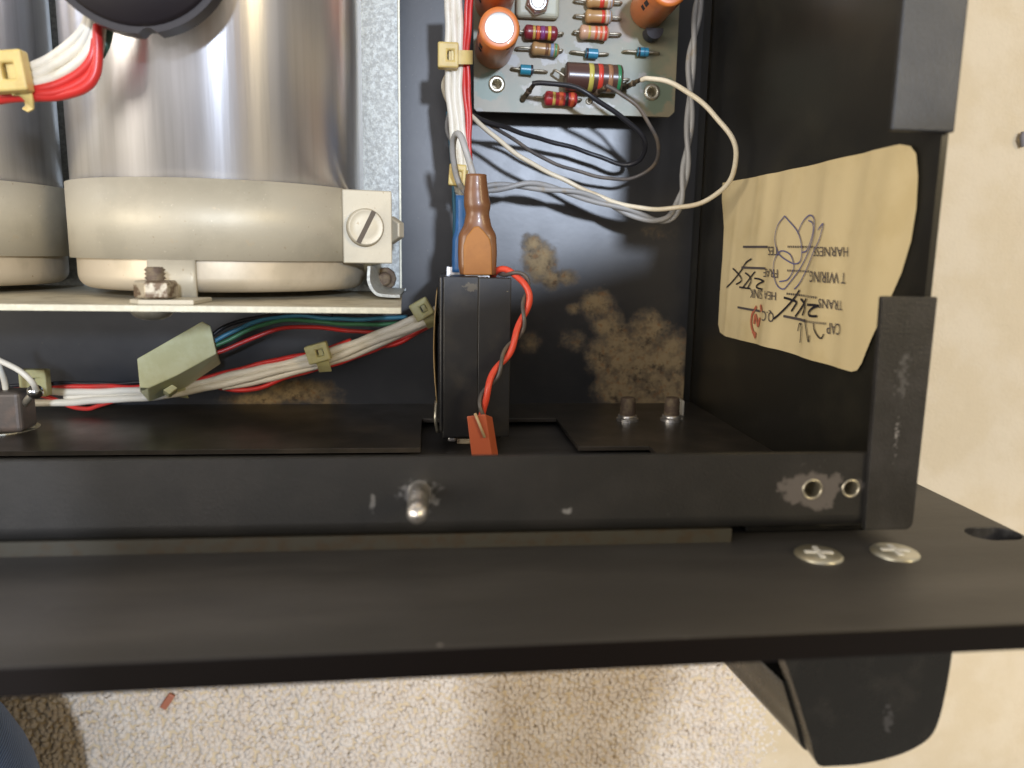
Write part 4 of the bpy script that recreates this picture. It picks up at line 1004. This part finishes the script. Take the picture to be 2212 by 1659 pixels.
# push-on sleeves
def sleeve(name, label, z, prof, m, th, flatm=None):
    """prof: (left px, right px, y px, thickness factor)"""
    t = thing(name, label, 'connector', at((prof[-1][0] + prof[-1][1]) / 2, prof[-1][2], z - 0.3), None)
    g = MB(); n = 28; vs = []; fs = []; K = []
    pr = []
    for i in range(len(prof) - 1):
        for k in range(4):
            q = k / 4; q2 = q * q * (3 - 2 * q); pr.append([prof[i][j] + (prof[i + 1][j] - prof[i][j]) * (q if j == 2 else q2) for j in range(5)])
    pr.append(list(prof[-1]))
    for (l, r, y, hh, e) in pr:
        a = at(l, y, z); b = at(r, y, z); c = (a + b) / 2; w = (b - a).length / 2
        for k in range(n):
            an = 2 * math.pi * k / n; ca, sa = math.cos(an), math.sin(an)
            vs.append(Vector((c.x + w * math.copysign(abs(ca) ** e, ca), c.y, z + hh * math.copysign(abs(sa) ** e, sa))))
    for i in range(len(pr) - 1):
        for k in range(n):
            k2 = (k + 1) % n; fs.append((i * n + k, i * n + k2, (i + 1) * n + k2, (i + 1) * n + k))
    g.add(vs, fs, True)
    g.f.append(list(range(n))); g.smooth.append(False); g.f.append([len(vs) - n + k for k in range(n)]); g.smooth.append(False)
    g.build('sleeve', m, t)
    return t
bo = sleeve('push_on_connector', 'brown vinyl sleeved push-on connector with a grey wire looping out of its neck', 5.5,
            [(1006, 1051, 377, 0.26, 1.0), (1004, 1053, 400, 0.27, 1.0), (1002, 1056, 420, 0.29, 1.0), (1002, 1060, 442, 0.31, 1.0), (1006, 1057, 462, 0.28, 1.0), (1003, 1060, 480, 0.29, 0.9), (990, 1072, 512, 0.34, 0.62), (989, 1073, 545, 0.35, 0.52), (990, 1072, 575, 0.35, 0.52), (993, 1071, 593, 0.33, 0.55)], m_boot, 0.3)
zt = 5.862
ff = [(1001, 594), (1001, 530), (1008, 510), (1024, 490), (1034, 488), (1046, 500), (1058, 516), (1062, 535), (1063, 594)]
gq = MB(); nn_ = len(ff)
vs = [at(p[0], p[1], zt) for p in ff] + [at(p[0], p[1], zt - 0.06) for p in ff]
# the flat, paler front of the sleeve, a thin raised face
gq.add(vs, [tuple(range(nn_)), tuple(range(2 * nn_ - 1, nn_ - 1, -1))] + [(i, nn_ + i, nn_ + (i + 1) % nn_, (i + 1) % nn_) for i in range(nn_)])
gq.build('flat_face', m_bootf, bo, bevel=0.03)
wire([(1028, 392, 5.5), (1020, 368, 5.55), (1008, 328, 5.6), (996, 300, 5.5), (986, 291, 5.3), (979, 303, 5.0), (979, 335, 4.7), (985, 370, 4.5), (996, 398, 4.4), (1010, 420, 4.3)], 0.085, m_grey, bo)
sleeve('push_on_connector', 'blue vinyl sleeved push-on connector half hidden behind the brown one', 4.35,
       [(984, 1010, 423, 0.2, 0.8), (984, 1012, 470, 0.22, 0.8), (983, 1014, 495, 0.24, 0.8), (977, 1018, 520, 0.26, 0.6), (976, 1022, 560, 0.27, 0.6), (976, 1022, 588, 0.26, 0.6)], m_bluev, 0.25)

# ------------------------------------------------------------------ red plug and its twisted leads
rp = thing('lamp_plug', 'small brick red plug on twisted red and grey leads over the breaker', 'plug', at(1040, 940, 6.4))
ta = [(1008, 899), (1049, 894), (1063, 985), (1019, 989)]
tb = [(1012, 900), (1064, 900), (1078, 989), (1023, 990)]
loft(m_plug, ta, 7.2, tb, 6.75, 'plug_body', rp, 0.03)
MB().tube([at(1026, 893, 7.26), at(1047, 945, 7.26)], 0.036, 8, raw=True).build('bare_wire', m_stick, rp)
cen = catmull([at(*p) for p in [(1060, 592, 5.2), (1080, 585, 5.6), (1108, 590, 6.0), (1132, 606, 6.2), (1141, 634, 6.3), (1134, 672, 6.4), (1120, 715, 6.5), (1100, 757, 6.6), (1076, 795, 6.8), (1055, 835, 6.95), (1044, 870, 7.0), (1042, 905, 6.95)]], 16)
Ls = [0.0]
for i in range(1, len(cen)): Ls.append(Ls[-1] + (cen[i] - cen[i - 1]).length)
for ph, r, m, off in ((0.3, 0.083, m_orange, 0.05), (math.pi + 0.3, 0.052, m_dgrey, 0.10)):
    P = []
    for i, p in enumerate(cen):
        t = (cen[min(i + 1, len(cen) - 1)] - cen[max(i - 1, 0)]).normalized(); s_ = t.cross(Vector((0, 0, 1))).normalized(); a = Ls[i] * 2 * math.pi / 1.35 + ph
        P.append(p + s_ * math.cos(a) * off + Vector((0, 0, 1)) * math.sin(a) * off)
    MB().tube(P, r, 10, raw=True).build('lead', m, rp)

# ------------------------------------------------------------------ control at the left edge
pt = thing('potentiometer', 'tarnished metal bodied control at the left edge with a soldered white wire', 'potentiometer', at(10, 890, 3))
q0 = at(-60, 848, 5.0); q1 = at(48, 935, 5.0)
MB().box((q0.x, q1.y, 4.15), (q1.x, q0.y, 5.0)).build('body', m_pot, pt, bevel=0.12, seg=3)
q2 = at(30, 945, 4.6)
MB().lathe([(0.8, 0.0), (0.8, 0.1)], (q0.x + 0.35, q1.y - 0.12, 4.3), (0, 1, 0), 40, False).build('washer', m_nickel, pt)
sb = at(76, 846, 5.0)
MB().tube([at(50, 878, 4.6), at(60, 862, 4.9), sb], 0.09, 8, 5).build('solder_lug', m_tin, pt)
MB().lathe([(0.0, -0.2), (0.1, -0.17), (0.19, -0.06), (0.19, 0.05), (0.12, 0.15), (0.0, 0.19)], sb, (1, 0.7, 0.6), 18, True, cap=False).build('solder', m_solder, pt)
wire([(-20, 770, 5.4), (5, 782, 5.5), (40, 802, 5.5), (68, 824, 5.4), (80, 842, 5.1)], 0.075, m_white, pt)
wire([(-20, 745, 5.0), (0, 795, 4.9), (10, 822, 4.7), (14, 842, 4.6)], 0.075, m_white, pt)

# ------------------------------------------------------------------ scraps on the carpet and the kneeling person
sc_ = thing('plastic_scrap', 'tiny reddish brown scrap lying on the carpet in front of the panel', 'scrap', at(362, 1515, -0.3))
c = at(362, 1515, -0.15)
u = Vector((0.55, 0.80, 0)).normalized(); v = Vector((-u.y, u.x, 0))
MB().cbox(c, (0.62, 0.24, 0.12), (u, v, Vector((0, 0, 1)))).build('scrap_piece', m_scrap, sc_, bevel=0.04)
s2 = thing('lint', 'grey bit of lint on the carpet at the right edge', 'lint', at(2207, 305, -0.4))
c = at(2209, 303, -0.25)
MB().tube([c + Vector((0, 0.25, 0)), c + Vector((-0.06, 0.05, 0.05)), c + Vector((0.05, -0.2, 0))], 0.09, 8, 5).build('fluff', mat('grey_lint', (0.22, 0.20, 0.20), 0.9), s2)

def denim():
    m = bpy.data.materials.new('ribbed_denim'); m.use_nodes = True; nt = m.node_tree; N = nt.nodes; L = nt.links; b = N['Principled BSDF']
    b.inputs['Roughness'].default_value = 0.85; b.inputs['Sheen Weight'].default_value = 0.2
    geo = N.new('ShaderNodeNewGeometry'); mp = N.new('ShaderNodeMapping'); mp.inputs['Rotation'].default_value = (0, 0, math.radians(-14))
    L.new(geo.outputs['Position'], mp.inputs[0])
    w = N.new('ShaderNodeTexWave'); w.bands_direction = 'Y'; w.inputs['Scale'].default_value = 430; w.inputs['Distortion'].default_value = 1.6; w.inputs['Detail'].default_value = 3; w.inputs['Detail Scale'].default_value = 3
    L.new(mp.outputs[0], w.inputs['Vector'])
    r = N.new('ShaderNodeMix'); r.data_type = 'RGBA'; L.new(w.outputs['Fac'], r.inputs[0])
    r.inputs[6].default_value = (0.024, 0.060, 0.150, 1); r.inputs[7].default_value = (0.10, 0.19, 0.37, 1)
    L.new(r.outputs[2], b.inputs['Base Color'])
    bn = N.new('ShaderNodeBump'); bn.inputs['Strength'].default_value = 0.5; bn.inputs['Distance'].default_value = 0.0006; L.new(w.outputs['Fac'], bn.inputs['Height']); L.new(bn.outputs[0], b.inputs['Normal'])
    return m
pe = thing('person', 'kneeling person in ribbed blue jeans, only the knee showing at the lower left corner', 'person', at(-120, 1700, -0.5))
kn = Vector((-17.8, -17.0, 7.0))
m_den = denim()
def leg(kn, ax, way):
    """knee as a half ball that runs on into the thigh"""
    g = MB(); ax = Vector(ax).normalized(); R = 7.0; P = []; rad = []
    for k in range(15):
        a = math.pi / 2 * k / 14; P.append(kn + ax * R * math.cos(a)); rad.append(max(0.02, R * math.sin(a)))
    for q in catmull([kn] + [kn + Vector(w) for w in way], 8)[1:]:
        P.append(q); rad.append(R + 1.5 * min(1, (q - kn).length / 25))
    g.tube(P, lambda t: rad[min(len(rad) - 1, int(round(t * (len(P) - 1))))], 48, raw=True)
    return g.build('jeans', m_den, pe)
leg(kn, (0.05, 1, -0.12), ((-0.5, -8, 1.5), (1, -20, 5), (8, -34, 14)))
leg(kn + Vector((36, -9, 0.5)), (-0.05, 1, -0.12), ((0.5, -8, 1.5), (-3, -16, 5), (-10, -25, 14)))
def skinned(name, pts, edges, radii, m):
    me = bpy.data.meshes.new(name)
    org = pe.location
    me.from_pydata([tuple(Vector(p) * CM - org) for p in pts], edges, [])
    me.materials.append(m)
    o = bpy.data.objects.new(name, me); COL.objects.link(o); o.parent = pe
    md = o.modifiers.new('skin', 'SKIN'); md.use_smooth_shade = True
    for i, r in enumerate(radii): me.skin_vertices[0].data[i].radius = (r * CM, r * CM)
    me.skin_vertices[0].data[0].use_root = True
    sb = o.modifiers.new('subdivision', 'SUBSURF'); sb.levels = 2; sb.render_levels = 2
    return o
m_knit = mat('dark_knit', (0.022, 0.021, 0.024), 0.9, bump=0.4, bscale=500)
m_skin = mat('skin', (0.50, 0.31, 0.22), 0.5)
m_hair = mat('dark_hair', (0.03, 0.022, 0.016), 0.6)
bc = Vector((3, -52, 0))
skinned('sweater', [bc + Vector(p) for p in ((0, 0, 22), (0, 5, 38), (0, 12, 55), (0, 16, 64), (17, 14, 60), (-17, 14, 60), (7, 18, 33), (-25, 10, 40), (5.8, 38, 33.5), (-20, 24, 24), (0, 19, 69))],
        [(0, 1), (1, 2), (2, 3), (3, 10), (3, 4), (3, 5), (4, 6), (6, 8), (5, 7), (7, 9)], [16, 16, 17, 10, 7, 7, 5.2, 5.2, 3.2, 3.2, 6], m_knit)
for a, b in (((5.8, 38, 33.0), (8.6, 49.5, 33.0)), ((-20, 24, 24), (-19, 32, 21))):
    a = bc + Vector(a); b = bc + Vector(b); d = (b - a).normalized(); q = d.cross(Vector((0, 0, 1))).normalized()
    pts = [a, a.lerp(b, 0.75)]; ed = [(0, 1)]; rr = [2.7, 3.3]
    for f, (off, ln) in enumerate(((-1, 6.0), (-0.33, 7.2), (0.33, 7.0), (1, 5.6))):
        n0 = len(pts); pts += [b + q * off * 2.3, b + q * off * 2.6 + d * ln * 0.5, b + q * off * 2.6 + d * ln * 0.85 + Vector((0, 0, -0.4))]; rr += [0.9, 0.8, 0.65]; ed += [(1, n0), (n0, n0 + 1), (n0 + 1, n0 + 2)]
    sg = 1 if a.x < 0 else -1
    n0 = len(pts); pts += [a.lerp(b, 0.7) + q * sg * 3.2, a.lerp(b, 0.9) + q * sg * 5.0 + d * 2]; rr += [1.0, 0.8]; ed += [(1, n0), (n0, n0 + 1)]
    skinned('hand', pts, ed, rr, m_skin)
hd = bc + Vector((0, 25, 78))
skinned('head', [hd + Vector(p) for p in ((0, -4, -7), (0, 0, -1), (0, 2.5, 4), (0, 5.5, -5), (0, 9.4, -0.8))], [(0, 1), (1, 2), (1, 3), (1, 4)], [5.5, 8.5, 7.5, 4.5, 1.2], m_skin)
skinned('hair', [hd + Vector(p) for p in ((0, -3, -2), (0, -1.5, 5), (0, 1.5, 8))], [(0, 1), (1, 2)], [8.0, 8.2, 6.5], m_hair)

ph = thing('phone', 'grey phone held flat in the right hand of the kneeling person above the open chassis', 'phone', (5.6, -1.6, 31.0))
MB().box((-7.35, -3.75, 31.0), (7.35, 3.75, 31.8), Matrix.Translation((5.7, -0.4, 0)) @ Matrix.Rotation(math.radians(15), 4, 'Z')).build('body', mat('phone_grey_glass', (0.30, 0.30, 0.32), 0.25), ph, bevel=0.25, seg=3)
